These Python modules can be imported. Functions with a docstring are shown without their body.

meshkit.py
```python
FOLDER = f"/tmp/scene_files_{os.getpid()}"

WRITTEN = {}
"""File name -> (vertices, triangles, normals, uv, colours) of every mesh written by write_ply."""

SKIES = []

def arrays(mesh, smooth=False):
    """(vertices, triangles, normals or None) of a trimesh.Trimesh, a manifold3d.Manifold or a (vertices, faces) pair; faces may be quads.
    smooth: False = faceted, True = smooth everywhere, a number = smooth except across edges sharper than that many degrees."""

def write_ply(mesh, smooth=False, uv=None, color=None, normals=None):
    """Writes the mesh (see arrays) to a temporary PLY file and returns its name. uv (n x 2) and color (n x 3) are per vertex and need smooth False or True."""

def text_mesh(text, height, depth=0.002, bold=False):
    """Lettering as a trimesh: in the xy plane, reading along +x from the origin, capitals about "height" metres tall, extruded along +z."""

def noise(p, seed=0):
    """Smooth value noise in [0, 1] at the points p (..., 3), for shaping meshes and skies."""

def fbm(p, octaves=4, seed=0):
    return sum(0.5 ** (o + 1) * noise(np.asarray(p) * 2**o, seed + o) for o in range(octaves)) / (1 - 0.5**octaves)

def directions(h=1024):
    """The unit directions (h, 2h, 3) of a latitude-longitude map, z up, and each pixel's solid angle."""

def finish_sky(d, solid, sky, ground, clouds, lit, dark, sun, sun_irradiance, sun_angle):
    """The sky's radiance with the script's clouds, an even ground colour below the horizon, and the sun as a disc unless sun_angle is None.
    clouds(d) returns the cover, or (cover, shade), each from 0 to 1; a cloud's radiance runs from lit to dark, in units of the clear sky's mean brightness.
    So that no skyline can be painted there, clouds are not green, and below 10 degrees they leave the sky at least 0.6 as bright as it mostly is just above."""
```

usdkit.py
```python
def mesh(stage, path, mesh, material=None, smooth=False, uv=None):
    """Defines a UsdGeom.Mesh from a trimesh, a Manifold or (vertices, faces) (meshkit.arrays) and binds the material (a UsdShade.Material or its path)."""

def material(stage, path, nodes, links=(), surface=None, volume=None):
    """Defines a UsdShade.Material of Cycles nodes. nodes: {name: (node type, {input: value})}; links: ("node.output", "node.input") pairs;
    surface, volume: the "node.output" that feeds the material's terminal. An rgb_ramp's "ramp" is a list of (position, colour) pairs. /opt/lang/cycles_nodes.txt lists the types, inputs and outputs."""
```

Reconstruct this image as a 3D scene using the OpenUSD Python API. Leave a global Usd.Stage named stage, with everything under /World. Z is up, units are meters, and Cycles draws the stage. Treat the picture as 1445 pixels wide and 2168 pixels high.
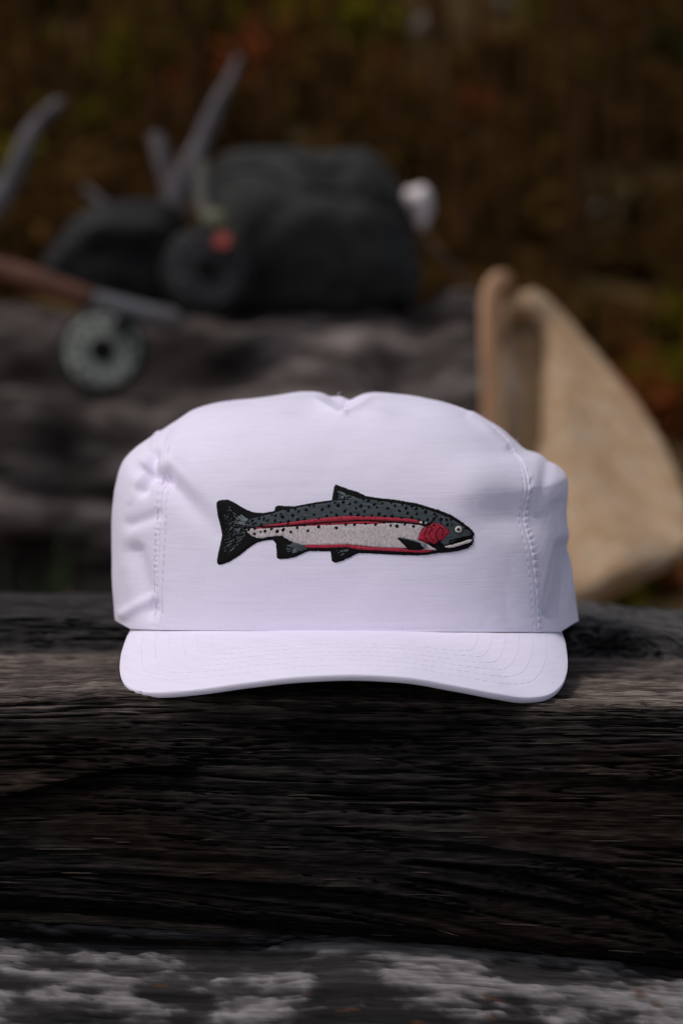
import math, random
import numpy as np, trimesh, shapely
from shapely.geometry import Polygon, LineString, Point
from scipy.spatial import Delaunay, cKDTree
from scipy.interpolate import LinearNDInterpolator, PchipInterpolator
from scipy.ndimage import gaussian_filter1d, gaussian_filter
from pxr import Usd, UsdGeom, UsdLux, UsdShade, Gf, Sdf, Vt
import usdkit, meshkit

random.seed(7)
RNG = np.random.default_rng(7)
stage = Usd.Stage.CreateInMemory()
UsdGeom.SetStageUpAxis(stage, UsdGeom.Tokens.z)
UsdGeom.Xform.Define(stage, '/World')
UsdGeom.Scope.Define(stage, '/World/Looks')

# ------------------------------------------------------------------ camera
FOCAL, APER, DIST, PITCH = 75.0, 24.0, 0.79, math.radians(3.5)
EXPOSURE, FSTOP = 0.0, 7.3
IW, IH = 1445.0, 2168.0
FPX = FOCAL / APER * IW
FWD = np.array([0, math.cos(PITCH), -math.sin(PITCH)])
UPV = np.array([0, math.sin(PITCH), math.cos(PITCH)])
EYE = np.array([0, 0, 0.0445]) - DIST * FWD
cam = UsdGeom.Camera.Define(stage, '/World/camera')
M4 = Gf.Matrix4d(1, 0, 0, 0, *UPV, 0, *(-FWD), 0, *EYE, 1)
cam.AddTransformOp().Set(M4)
cam.CreateFocalLengthAttr(FOCAL)
cam.CreateHorizontalApertureAttr(APER)
cam.CreateFStopAttr(FSTOP)
cam.CreateFocusDistanceAttr(DIST - 0.034)
cam.CreateExposureAttr(EXPOSURE)
cam.CreateClippingRangeAttr((0.05, 1000))

# ------------------------------------------------------------------ sky and sun (soft overcast light)
SUN_EL, SUN_AZ = math.radians(60), math.radians(246)       # azimuth: rotation = atan2(x, y)
SUNV = np.array([math.cos(SUN_EL) * math.sin(SUN_AZ), math.cos(SUN_EL) * math.cos(SUN_AZ), math.sin(SUN_EL)])
sky_mat = usdkit.material(stage, '/World/Looks/sky_look', {
    'sky': ('sky_texture', {'sky_type': 'single_scattering', 'sun_disc': False, 'sun_elevation': SUN_EL, 'sun_rotation': SUN_AZ, 'aerosol_density': 3.0}),
    'bw': ('rgb_to_bw', {}), 'mx': ('mix', {'fac': 0.55}),
    'bg': ('background_shader', {'strength': 0.10})},
    [('sky.color', 'mx.color1'), ('sky.color', 'bw.color'), ('bw.val', 'mx.color2'), ('mx.color', 'bg.color')], surface='bg.background')
dome = UsdLux.DomeLight.Define(stage, '/World/sky')
UsdShade.MaterialBindingAPI.Apply(dome.GetPrim()).Bind(sky_mat)
dome.GetPrim().SetCustomDataByKey('kind', 'structure')
dome.GetPrim().SetCustomDataByKey('label', 'pale even overcast sky above the whole place')
sun = UsdLux.DistantLight.Define(stage, '/World/sun')
sun.CreateNormalizeAttr(True); sun.CreateIntensityAttr(0.40); sun.CreateAngleAttr(14.0); sun.CreateColorAttr((1.0, 0.95, 0.9))
zc = SUNV; xc_ = np.cross([0, 0, 1], zc); xc_ /= np.linalg.norm(xc_); yc_ = np.cross(zc, xc_)
sun.AddTransformOp().Set(Gf.Matrix4d(*xc_, 0, *yc_, 0, *zc, 0, 0, 0, 10, 1))

# ------------------------------------------------------------------ helpers
def P(px, py, Y):
    """The point of the place at depth Y that lies along the sight line of a photo pixel."""
    px, py, Y = np.broadcast_arrays(np.asarray(px, float), np.asarray(py, float), np.asarray(Y, float))
    a, b = (px - IW / 2) / FPX, -(py - IH / 2) / FPX
    d = np.stack([a, FWD[1] + b * UPV[1], FWD[2] + b * UPV[2]], -1)
    t = (Y - EYE[1]) / d[..., 1]
    return EYE + d * t[..., None]

def proj(p):
    q = np.asarray(p) - EYE
    w = q @ FWD
    return np.stack([IW / 2 + FPX * q[..., 0] / w, IH / 2 - FPX * (q @ UPV) / w], -1)

def px_at(x, Y):
    return IW / 2 + FPX * x / (Y - EYE[1])

used = {}
def uniq(parent, name):
    k = (parent, name); used[k] = used.get(k, -1) + 1
    return f'{parent}/{name}' + (f'_{used[k]:03d}' if used[k] else '')

def data(prim, label=None, category=None, group=None, kind=None):
    for k, v in (('label', label), ('category', category), ('group', group), ('kind', kind)):
        if v: prim.SetCustomDataByKey(k, v)

def thing(name, label, category, loc=(0, 0, 0), group=None):
    x = UsdGeom.Xform.Define(stage, uniq('/World', name))
    x.AddTranslateOp().Set(Gf.Vec3d(*map(float, loc)))
    data(x.GetPrim(), label, category, group)
    x.loc = np.array(loc, float)
    return x

LOCS = {}
def part(name, mesh, mat, parent=None, smooth=False, label=None, category=None, group=None, kind=None, prim=None, base=None):
    """One Mesh prim. parent: an Xform or Mesh made here; its origin is taken off the vertices, which are given in world space."""
    root = parent.GetPath().pathString if parent is not None else '/World'
    path = uniq(root, name)
    off = LOCS.get(root.split('/')[2] if root != '/World' else None, np.zeros(3))
    v, f, n = meshkit.arrays(mesh, smooth)
    m = usdkit.mesh(stage, path, (v - off, f), mat)
    if n is not None:
        m.CreateNormalsAttr(Vt.Vec3fArray.FromNumpy(n.astype(np.float32))); m.SetNormalsInterpolation('vertex')
    if prim is not None:
        for key, arr in prim.items():
            pv = UsdGeom.PrimvarsAPI(m)
            if arr.ndim == 2:
                pv.CreatePrimvar(key, Sdf.ValueTypeNames.Color3fArray, 'vertex').Set(Vt.Vec3fArray.FromNumpy(arr.astype(np.float32)))
            else:
                pv.CreatePrimvar(key, Sdf.ValueTypeNames.FloatArray, 'vertex').Set(Vt.FloatArray.FromNumpy(arr.astype(np.float32)))
    data(m.GetPrim(), label, category, group, kind)
    return m

def new(name, label, category, loc=(0, 0, 0), group=None):
    x = thing(name, label, category, loc, group)
    LOCS[x.GetPath().pathString.split('/')[2]] = np.array(loc, float)
    return x

def grid_faces(n, m, wrap=False):
    i, j = np.meshgrid(np.arange(n - 1), np.arange(m if wrap else m - 1), indexing='ij')
    a = i * m + j; b = i * m + (j + 1) % m; c = (i + 1) * m + (j + 1) % m; d = (i + 1) * m + j
    return np.stack([a, b, c, d], -1).reshape(-1, 4)

def tri(f):
    f = np.asarray(f)
    return np.vstack([f[:, [0, 1, 2]], f[:, [0, 2, 3]]]) if f.shape[1] == 4 else f

def tmesh(v, f):
    return trimesh.Trimesh(np.asarray(v).reshape(-1, 3), tri(f), process=False)

def cat(ms):
    return trimesh.util.concatenate(ms)

def fbm(p, o=4, s=0):
    return meshkit.fbm(p, o, s)

def tube(pts, r, seg=10, flat=1.0, up=None, caps=True):
    """A tube along pts with radius r (number or per point); flat < 1 squashes it along the second normal."""
    pts = np.asarray(pts, float); n = len(pts)
    r = np.broadcast_to(np.asarray(r, float), (n,))
    t = np.gradient(pts, axis=0); t /= np.linalg.norm(t, axis=1, keepdims=True) + 1e-12
    ref = np.array([0, 1, 0.0]) if up is None else np.asarray(up, float)
    a = np.cross(t, ref); bad = np.linalg.norm(a, axis=1) < 1e-3
    a[bad] = np.cross(t[bad], [1, 0, 0.01]); a /= np.linalg.norm(a, axis=1, keepdims=True)
    b = np.cross(t, a)
    ang = np.arange(seg) / seg * 2 * np.pi
    v = pts[:, None] + r[:, None, None] * (np.cos(ang)[None, :, None] * a[:, None] + flat * np.sin(ang)[None, :, None] * b[:, None])
    f = tri(grid_faces(n, seg, True))
    v = v.reshape(-1, 3)
    if caps:
        v = np.vstack([v, pts[0], pts[-1]]); k = len(v)
        q = np.arange(seg)
        f = np.vstack([f, np.stack([np.full(seg, k - 2), (q + 1) % seg, q], 1), np.stack([np.full(seg, k - 1), (n - 1) * seg + q, (n - 1) * seg + (q + 1) % seg], 1)])
    m = trimesh.Trimesh(v, f, process=False)
    if m.volume < 0: m.invert()
    return m

def spline(pts, n):
    pts = np.asarray(pts, float)
    d = np.r_[0, np.cumsum(np.linalg.norm(np.diff(pts, axis=0), axis=1))]
    return np.stack([PchipInterpolator(d, pts[:, k])(np.linspace(0, d[-1], n)) for k in range(pts.shape[1])], 1)

def resample(pts, step):
    pts = np.asarray(pts, float)
    d = np.r_[0, np.cumsum(np.linalg.norm(np.diff(pts, axis=0), axis=1))]
    n = max(2, int(round(d[-1] / step)) + 1)
    s = np.linspace(0, d[-1], n)
    return np.stack([np.interp(s, d, pts[:, k]) for k in range(pts.shape[1])], 1)

def smoothstep(a, b, x):
    t = np.clip((x - a) / (b - a), 0, 1)
    return t * t * (3 - 2 * t)

def stitches(curve, nrm, length, gap, r, lift):
    """Short rounded threads laid along a curve on cloth."""
    curve, nrm = np.asarray(curve), np.asarray(nrm)
    d = np.r_[0, np.cumsum(np.linalg.norm(np.diff(curve, axis=0), axis=1))]
    out, s = [], gap
    while s + length < d[-1]:
        q = np.array([[np.interp(u, d, curve[:, k]) for k in range(3)] for u in np.linspace(s, s + length, 4)])
        nn = np.array([[np.interp(u, d, nrm[:, k]) for k in range(3)] for u in np.linspace(s, s + length, 4)])
        q = q + nn * (lift * np.array([0.0, 1, 1, 0.0]))[:, None]
        out.append(tube(q, r, 5, up=nn[1] + 1e-4))
        s += length + gap
    return cat(out)

# ------------------------------------------------------------------ materials
def attr_wood(name, rough=0.85, fine=(60, 260, 900), bump=0.35, vary=0.5, dist=0.0006):
    """Weathered wood: the grain tone travels with the mesh ("tone"); fine fibre is added by noise stretched along x."""
    return usdkit.material(stage, '/World/Looks/' + name, {
        'at': ('attribute', {'attribute': 'tone'}), 'g': ('geometry', {}),
        'm': ('mapping', {'scale': fine}), 'n': ('noise_texture', {'scale': 1.0, 'detail': 5.0, 'roughness': 0.65}),
        'r': ('map_range', {'from_min': 0.3, 'from_max': 0.7, 'to_min': 1 - vary, 'to_max': 1 + vary, 'clamp': True}),
        'cx': ('combine_xyz', {}), 'mul': ('mix_color', {'blend_type': 'multiply', 'fac': 1.0, 'use_clamp': False}),
        'b': ('bump', {'strength': bump, 'distance': dist}),
        'p': ('principled_bsdf', {'roughness': rough, 'specular_ior_level': 0.05})},
        [('g.position', 'm.vector'), ('m.vector', 'n.vector'), ('n.fac', 'r.value'), ('r.result', 'cx.x'), ('r.result', 'cx.y'), ('r.result', 'cx.z'),
         ('at.color', 'mul.a'), ('cx.vector', 'mul.b'), ('mul.result', 'p.base_color'), ('n.fac', 'b.height'), ('b.normal', 'p.normal')], surface='p.BSDF')

def plain(name, col, rough=0.6, nscale=60, vary=0.25, bump=0.0, metallic=0.0, spec=0.4, sheen=0.0, scale3=(1, 1, 1), dist=0.001, transl=0.0):
    c = np.array(col, float)
    nodes = {'g': ('geometry', {}), 'm': ('mapping', {'scale': scale3}),
             'n': ('noise_texture', {'scale': nscale, 'detail': 4.0, 'roughness': 0.6}),
             'r': ('rgb_ramp', {'ramp': [(0.3, tuple(c * (1 - vary))), (0.7, tuple(np.minimum(c * (1 + vary), 0.95)))]}),
             'p': ('principled_bsdf', {'roughness': rough, 'metallic': metallic, 'specular_ior_level': spec, 'sheen_weight': sheen})}
    links = [('g.position', 'm.vector'), ('m.vector', 'n.vector'), ('n.fac', 'r.fac'), ('r.color', 'p.base_color')]
    if bump:
        nodes['b'] = ('bump', {'strength': bump, 'distance': dist}); links += [('n.fac', 'b.height'), ('b.normal', 'p.normal')]
    surf = 'p.BSDF'
    if transl:
        nodes['t'] = ('translucent_bsdf', {}); nodes['mx'] = ('mix_closure', {'fac': transl})
        links += [('r.color', 't.color'), ('p.BSDF', 'mx.closure1'), ('t.BSDF', 'mx.closure2')]; surf = 'mx.closure'
    return usdkit.material(stage, '/World/Looks/' + name, nodes, links, surface=surf)

CLOTH = (0.80, 0.747, 0.905)
def cloth(name, col, rows=True):
    """White ripstop cloth: fine raised weft lines, slightly uneven."""
    c = np.array(col)
    return usdkit.material(stage, '/World/Looks/' + name, {
        'g': ('geometry', {}),
        'm': ('mapping', {'scale': (60, 60, 1500)}), 'n': ('noise_texture', {'scale': 1.0, 'detail': 3.0, 'roughness': 0.7}),
        'm2': ('mapping', {'scale': (1700, 1700, 120)}), 'n2': ('noise_texture', {'scale': 1.0, 'detail': 2.0}),
        'add': ('math', {'math_type': 'multiply_add', 'value2': 0.35}),
        'r': ('rgb_ramp', {'ramp': [(0.35, tuple(c * 0.945)), (0.75, tuple(np.minimum(c * 1.03, 0.96)))]}),
        'b': ('bump', {'strength': 0.30, 'distance': 0.0003}),
        'p': ('principled_bsdf', {'roughness': 0.72, 'specular_ior_level': 0.3, 'sheen_weight': 0.12, 'sheen_roughness': 0.4})},
        [('g.position', 'm.vector'), ('m.vector', 'n.vector'), ('g.position', 'm2.vector'), ('m2.vector', 'n2.vector'),
         ('n2.fac', 'add.value1'), ('n.fac', 'add.value3'), ('add.value', 'r.fac'), ('r.color', 'p.base_color'), ('add.value', 'b.height'), ('b.normal', 'p.normal')], surface='p.BSDF')

def thread(name, col, scale3, vary=0.45, bump=0.6):
    c = np.array(col)
    return usdkit.material(stage, '/World/Looks/' + name, {
        'g': ('geometry', {}), 'm': ('mapping', {'scale': scale3}), 'n': ('noise_texture', {'scale': 1.0, 'detail': 3.0, 'roughness': 0.6}),
        'r': ('rgb_ramp', {'ramp': [(0.32, tuple(c * (1 - vary))), (0.55, tuple(c)), (0.72, tuple(np.minimum(c * (1 + vary * 0.7), .95)))]}),
        'b': ('bump', {'strength': bump, 'distance': 0.0005}),
        'p': ('principled_bsdf', {'roughness': 0.7, 'specular_ior_level': 0.10})},
        [('g.position', 'm.vector'), ('m.vector', 'n.vector'), ('n.fac', 'r.fac'), ('r.color', 'p.base_color'), ('n.fac', 'b.height'), ('b.normal', 'p.normal')], surface='p.BSDF')

M_CLOTH = cloth('white_cloth', CLOTH)
M_BRIM = cloth('white_brim_cloth', np.array(CLOTH) * 1.0)
M_STITCH = plain('white_thread', np.array(CLOTH) * 0.97, 0.6, 400, 0.05)
M_BRIMST = plain('pale_thread', (0.75, 0.70, 0.875), 0.6, 400, 0.05)
M_BLACK = thread('black_thread', (0.0048, 0.0048, 0.0056), (900, 900, 900), 0.5, 0.3)
M_GREY = thread('slate_thread', (0.073, 0.090, 0.102), (260, 260, 3200), 0.55)
M_BELLY = thread('silver_thread', (0.66, 0.585, 0.60), (3000, 3000, 260), 0.42, 0.8)
M_RED = thread('red_thread', (0.44, 0.038, 0.066), (2200, 2200, 700), 0.4)
M_GILL = thread('crimson_thread', (0.36, 0.022, 0.045), (500, 500, 2400), 0.4)
M_WHITE = thread('ivory_thread', (0.62, 0.58, 0.56), (2500, 2500, 900), 0.3)
M_RAY = thread('grey_ray_thread', (0.18, 0.215, 0.235), (1200, 1200, 1200), 0.4)

# ================================================================== near timber wall (structure the cap sits on)
def grain(u, v, seed, lo=9, hi=220):
    """Grain value in 0..1, long along u."""
    return fbm(np.stack([u * lo, v * hi, np.full_like(u, seed * 3.1)], -1), 5, seed)

def lerp(px, pts):
    a = np.array(pts, float)
    return np.interp(px, a[:, 0], a[:, 1])

def xcols(lim, fine, step, coarse):
    a = np.arange(-fine, fine + 1e-9, step)
    n = int(math.log(1 + (lim - fine) * 0.06 / step) / math.log(1.06)) + 2
    g = step * np.cumsum(1.06 ** np.arange(n)); g = g[g < lim - fine]
    return np.r_[-(fine + g)[::-1], a, fine + g]

X = xcols(1.1, 0.155, 0.0013, 0.02)
def zline(Y, pts):
    px = px_at(X, Y)
    return P(px, lerp(px, pts), Y)[:, 2]
ctrl = []                                                     # (Y, z(x)) from the back over the top and down the front
ztop = zline(0.092, [(0, 1306), (240, 1309), (700, 1312), (1220, 1319), (1330, 1326), (1445, 1343), (2000, 1380)])
ctrl.append((0.30 + 0 * X, ztop - 0.10)); ctrl.append((0.285 + 0 * X, ztop - 0.02)); ctrl.append((0.26 + 0 * X, ztop - 0.006)); ctrl.append((0.16 + 0 * X, ztop - 0.0012))
ctrl.append((0.096 + 0 * X, ztop)); ctrl.append((0.092 + 0.002 * np.sin(X * 40), ztop - 0.001))
zstep = zline(0.083, [(0, 1391), (250, 1391), (1200, 1398), (1445, 1401)])
ctrl.append((0.086 + 0 * X, zstep + 0.0015)); ctrl.append((0.083 + 0 * X, zstep)); ctrl.append((0.078 + 0 * X, zstep + 0.0014))
zled = zline(-0.056, [(0, 1478), (110, 1474), (220, 1466), (500, 1474), (720, 1480), (1000, 1486), (1200, 1492), (1320, 1489), (1445, 1493)])
ctrl.append((-0.053 + 0.0025 * (fbm(np.stack([X * 14, X * 0, X * 0], -1), 3, 5) - .5) * 2, zled)); ctrl.append((-0.0575 + 0.0025 * (fbm(np.stack([X * 14, X * 0, X * 0], -1), 3, 5) - .5) * 2, zled - 0.0012))
for Y, py in ((-0.0605, 1560), (-0.067, 1700), (-0.073, 1840)):
    ctrl.append((Y + 0 * X, zline(Y, [(0, py), (1445, py)])))
zbot = zline(-0.078, [(0, 1905), (300, 1925), (700, 1955), (1445, 2030)]) + 0.004 * (fbm(np.stack([X * 22, X * 0, X * 0], -1), 4, 11) - 0.5)
ctrl.append((-0.074 + 0 * X, zbot)); ctrl.append((-0.064 + 0 * X, zbot - 0.007)); ctrl.append((-0.030 + 0 * X, zbot - 0.022)); ctrl.append((0.06 + 0 * X, zbot - 0.06)); ctrl.append((0.28 + 0 * X, zbot - 0.02))
CY = np.array([c[0] for c in ctrl]); CZ = np.array([c[1] for c in ctrl])
mid = len(X) // 2
seglen = np.hypot(np.diff(CY[:, mid]), np.diff(CZ[:, mid]))
steps = [0.01, 0.006, 0.006, 0.0012, 0.0005, 0.0004, 0.0004, 0.0004, 0.0007, 0.0003, 0.00032, 0.00036, 0.0004, 0.0005, 0.0012, 0.003, 0.008, 0.01]
SY, SZ, SS, s0 = [], [], [], 0.0
for k in range(len(ctrl) - 1):
    n = max(2, int(seglen[k] / steps[k]))
    w = (np.arange(n) / n)[:, None]
    SY.append(CY[k] * (1 - w) + CY[k + 1] * w); SZ.append(CZ[k] * (1 - w) + CZ[k + 1] * w); SS.append(s0 + w[:, 0] * seglen[k]); s0 += seglen[k]
SY, SZ, SS = np.vstack(SY), np.vstack(SZ), np.concatenate(SS)
SY, SZ = gaussian_filter1d(SY, 1.6, axis=0, mode='nearest'), gaussian_filter1d(SZ, 1.6, axis=0, mode='nearest')
XX = np.broadcast_to(X, SY.shape); SV = np.broadcast_to(SS[:, None], SY.shape)
ty, tz = np.gradient(SY, axis=0), np.gradient(SZ, axis=0); tl = np.hypot(ty, tz) + 1e-9
NY, NZ = tz / tl, -ty / tl                                     # outward
flip = np.sign(NZ[np.argmin(np.abs(SS - SS[np.argmax(SZ[:, mid])])), mid]) or 1
NY, NZ = NY * flip, NZ * flip
pp = proj(np.stack([XX, SY, SZ], -1)); PX, PY = pp[..., 0], pp[..., 1]
front = smoothstep(-0.054, -0.060, SY) * smoothstep(0.0012, -0.0012, SZ - zled)
backup = smoothstep(0.080, 0.088, SY)                          # the raised rear part
ledge = (1 - front) * (1 - backup)
warp = np.zeros_like(SV)
warp -= front * 0.016 * smoothstep(650, 1500, PX) * smoothstep(1520, 1950, PY)      # grain dips to the right
warp += front * 0.0022 * np.sin(PX / 210 + 1.0) * smoothstep(1500, 1700, PY)
kx, ky = (PX - 1262) / 95, (PY - 1368) / 34                      # knot right of the cap
kr = np.sqrt(kx ** 2 + ky ** 2)
knot = np.exp(-(kr / 1.15) ** 2) * backup
warp += knot * 0.022 * np.cos(1.5 * np.arctan2(ky, kx)) + backup * 0.010 * np.exp(-((PX - 1370) / 90) ** 2) * np.sin((PX - 1250) / 60)
U = XX
i_a = np.argmin(np.abs(SY[:, mid] - 0.083)); i_b = i_a + np.argmin(np.abs(SY[i_a:i_a + 400, mid] + 0.055))
rate = np.where((np.arange(len(SS)) > i_a) & (np.arange(len(SS)) < i_b), 0.26, 1.0)   # the ledge's rings are cut flat, so its bands lie wide apart
SV = np.broadcast_to(np.r_[0, np.cumsum(np.diff(SS) * rate[1:])][:, None], SY.shape)
g1 = grain(U, SV + warp, 1, 5, 230); g2 = grain(U, SV + warp, 2, 13, 760); g3 = grain(U, SV + warp, 3, 2.6, 38)
g4 = grain(U, SV + warp, 4, 55, 1500); grit = fbm(np.stack([U * 190, SV * 520, 0 * U + 9], -1), 3, 77)
fiss = np.clip(g1 - 0.56, 0, 1) * 6
disp = 0.0014 * (g2 - 0.5) + 0.0008 * (g4 - .5) + .0004 * (grit - .5) + 0.0010 * (g1 - .5) - 0.0010 * np.clip(fiss, 0, 1) * (1 - 0.3 * backup)
disp += ledge * (-0.0022 * smoothstep(0.54, 0.64, g2) + 0.0022 * (g1 - 0.5) + 0.0008 * (g4 - 0.5))
disp += front * (0.0034 * (g3 - 0.5) + 0.0016 * (grain(U, SV + warp, 7, 4, 85) - 0.5))
disp += backup * 0.004 * (fbm(np.stack([U * 20, SV * 45, 0 * U], -1), 3, 21) - 0.5) - knot * 0.006 * smoothstep(0.75, 0.1, kr)

def step_line(pts, hgt, above, fade):
    """A split in the face: wood on one side of the line stands proud and ends there abruptly."""
    d = PY - lerp(PX, pts)
    a, b = pts[0][0], pts[-1][0]
    e = smoothstep(a - 1, a + fade, PX) * smoothstep(b + 1, b - fade, PX)
    return front * hgt * e * (smoothstep(-above, -2, d) * (d < 0) if above > 0 else smoothstep(-above, 2, d) * (d > 0))
disp += step_line([(-400, 1700), (20, 1690), (110, 1668), (210, 1640), (300, 1629), (430, 1622)], 0.0042, 60, 60)
disp += step_line([(-600, 1788), (160, 1793), (300, 1797), (480, 1806), (700, 1826)], 0.0022, -30, 120)
disp += step_line([(160, 1846), (300, 1852), (500, 1866), (740, 1888), (1000, 1922)], 0.0018, 45, 60)
disp += step_line([(300, 1592), (600, 1600), (900, 1612), (1300, 1640), (1900, 1660)], 0.0020, -26, 150)
disp += step_line([(820, 1858), (1000, 1880), (1200, 1916), (1445, 1965), (1900, 2000)], 0.0020, 40, 90)
disp += step_line([(700, 1765), (1000, 1790), (1250, 1830), (1445, 1862), (1900, 1900)], 0.0016, 40, 90)
cracks = np.zeros_like(SV)
for sd, lo_, hi_, wd in ((101, 4.5, 130, .010), (102, 8, 300, .014), (103, 2.2, 60, .005), (104, 16, 420, .015)):
    cg = grain(U, SV + warp, sd, lo_, hi_)
    cracks = np.maximum(cracks, np.exp(-((cg - .5) / wd) ** 2) * smoothstep(.50, .60, fbm(np.stack([U * 14, SV * 60, 0 * U + sd], -1), 3, sd)))
disp -= 0.0016 * cracks
V = np.stack([XX, SY + NY * disp, SZ + NZ * disp], -1)
# tones: silvered top, stained face with its shade painted into the colour, rusty stains
tone = np.zeros(V.shape)
streak = np.clip(0.5 + 2.6 * (g2 - 0.5) + 2.0 * (g4 - .5) + 1.3 * (grit - .5), 0, 1); band = np.clip(0.5 + 2.2 * (g1 - 0.5), 0, 1); broad = np.clip(0.5 + 2.0 * (g3 - 0.5), 0, 1)
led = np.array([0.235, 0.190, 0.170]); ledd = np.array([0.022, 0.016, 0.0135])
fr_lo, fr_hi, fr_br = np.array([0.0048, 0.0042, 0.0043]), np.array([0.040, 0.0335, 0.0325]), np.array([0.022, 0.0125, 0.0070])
bk_lo, bk_hi = np.array([0.013, 0.0125, 0.013]), np.array([0.150, 0.140, 0.140])
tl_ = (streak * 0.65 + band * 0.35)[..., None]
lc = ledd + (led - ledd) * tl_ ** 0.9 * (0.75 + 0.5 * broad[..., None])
bgrey = smoothstep(700, 1200, PX)[..., None] * 0.6 + 0.4
bc = bk_lo + (bk_hi - bk_lo) * (tl_ ** 1.3) * bgrey
rust = smoothstep(0.5, 0.7, fbm(np.stack([U * 9, (SV + warp) * 30, 0 * U], -1), 4, 31))[..., None]
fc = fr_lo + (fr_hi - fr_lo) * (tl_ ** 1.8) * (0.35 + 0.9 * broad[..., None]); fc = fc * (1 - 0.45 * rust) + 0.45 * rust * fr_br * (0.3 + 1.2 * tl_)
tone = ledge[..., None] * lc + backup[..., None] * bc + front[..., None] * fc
tone *= (1 - 0.6 * np.clip(fiss, 0, 1))[..., None] * (1 - 0.85 * cracks)[..., None]
M_TIMBER = attr_wood('dark_timber', 0.9, (90, 420, 1300), 1.0, 0.75, .0010)
wall = new('timber_wall', 'stack of dark weathered timbers with the white cap resting on top', 'wall')
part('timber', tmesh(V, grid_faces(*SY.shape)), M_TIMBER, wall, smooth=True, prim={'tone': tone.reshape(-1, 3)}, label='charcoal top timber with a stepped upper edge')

# frayed fibres standing off the edges and the face
sr, spl = np.random.default_rng(88), []
i_led = int(np.argmin(np.abs(SS - SS[np.argmax(front[:, mid] > .3)])))
for k in range(230):
    c = int(np.searchsorted(X, sr.uniform(-.15, .15))); edge = sr.random() < .45
    r = i_led + int(sr.normal(0, 6)) if edge else int(sr.uniform(i_led, i_led + 300)); r = min(max(r, 3), len(SS) - 20)
    n = int(sr.uniform(3, 11) if edge else sr.uniform(4, 16)); c1 = min(c + n, len(X) - 1); idx = np.unique(np.linspace(c, c1, 5).astype(int))
    if len(idx) < 3: continue
    lift = np.linspace(0, 1, len(idx)) ** 2 * sr.uniform(.0002, .0012)
    if sr.random() < .5: lift = lift[::-1]
    q = V[r, idx] + np.stack([0 * lift, NY[r, idx] * (lift + .0001), NZ[r, idx] * (lift + .0001)], 1)
    spl.append(tube(q, sr.uniform(.00010, .00026) * np.array([.5] + [1] * (len(idx) - 2) + [.2]), 5))
part('splinters', cat(spl), plain('pale_fibre', (.052, .041, .035), .9, 200, .5, spec=.05), wall, smooth=True, kind='stuff')
# lower timber, nearer, with bleached peeling patches
XL = xcols(1.1, 0.15, 0.0016, 0.02)
PHI = np.linspace(math.radians(150), math.radians(-60), 420)
LC_Y = -0.050; LR = 0.090
ztl = P(px_at(XL, -0.075), lerp(px_at(XL, -0.075), [(0, 2006), (250, 2022), (560, 2030), (750, 2016), (1000, 2030), (1200, 2050), (1445, 2078), (2200, 2120)]), -0.075)[:, 2]
lx, ph = np.meshgrid(XL, PHI); zc_l = ztl - LR + 0.001
ll = ph * LR
h1 = grain(lx, ll, 41, 4, 150); h2 = grain(lx, ll, 42, 9, 560); h3 = fbm(np.stack([lx * 34, ll * 78, 0 * lx], -1), 6, 43)
lgrit = fbm(np.stack([lx * 170, ll * 330, 0 * lx], -1), 4, 48)
hv = h3 + 0.35 * (h1 - .5) + .30 * (h2 - .5) + .30 * (lgrit - .5)
patch = .75 * smoothstep(0.36, 0.64, hv) + .25 * smoothstep(0.48, 0.54, hv)
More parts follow.
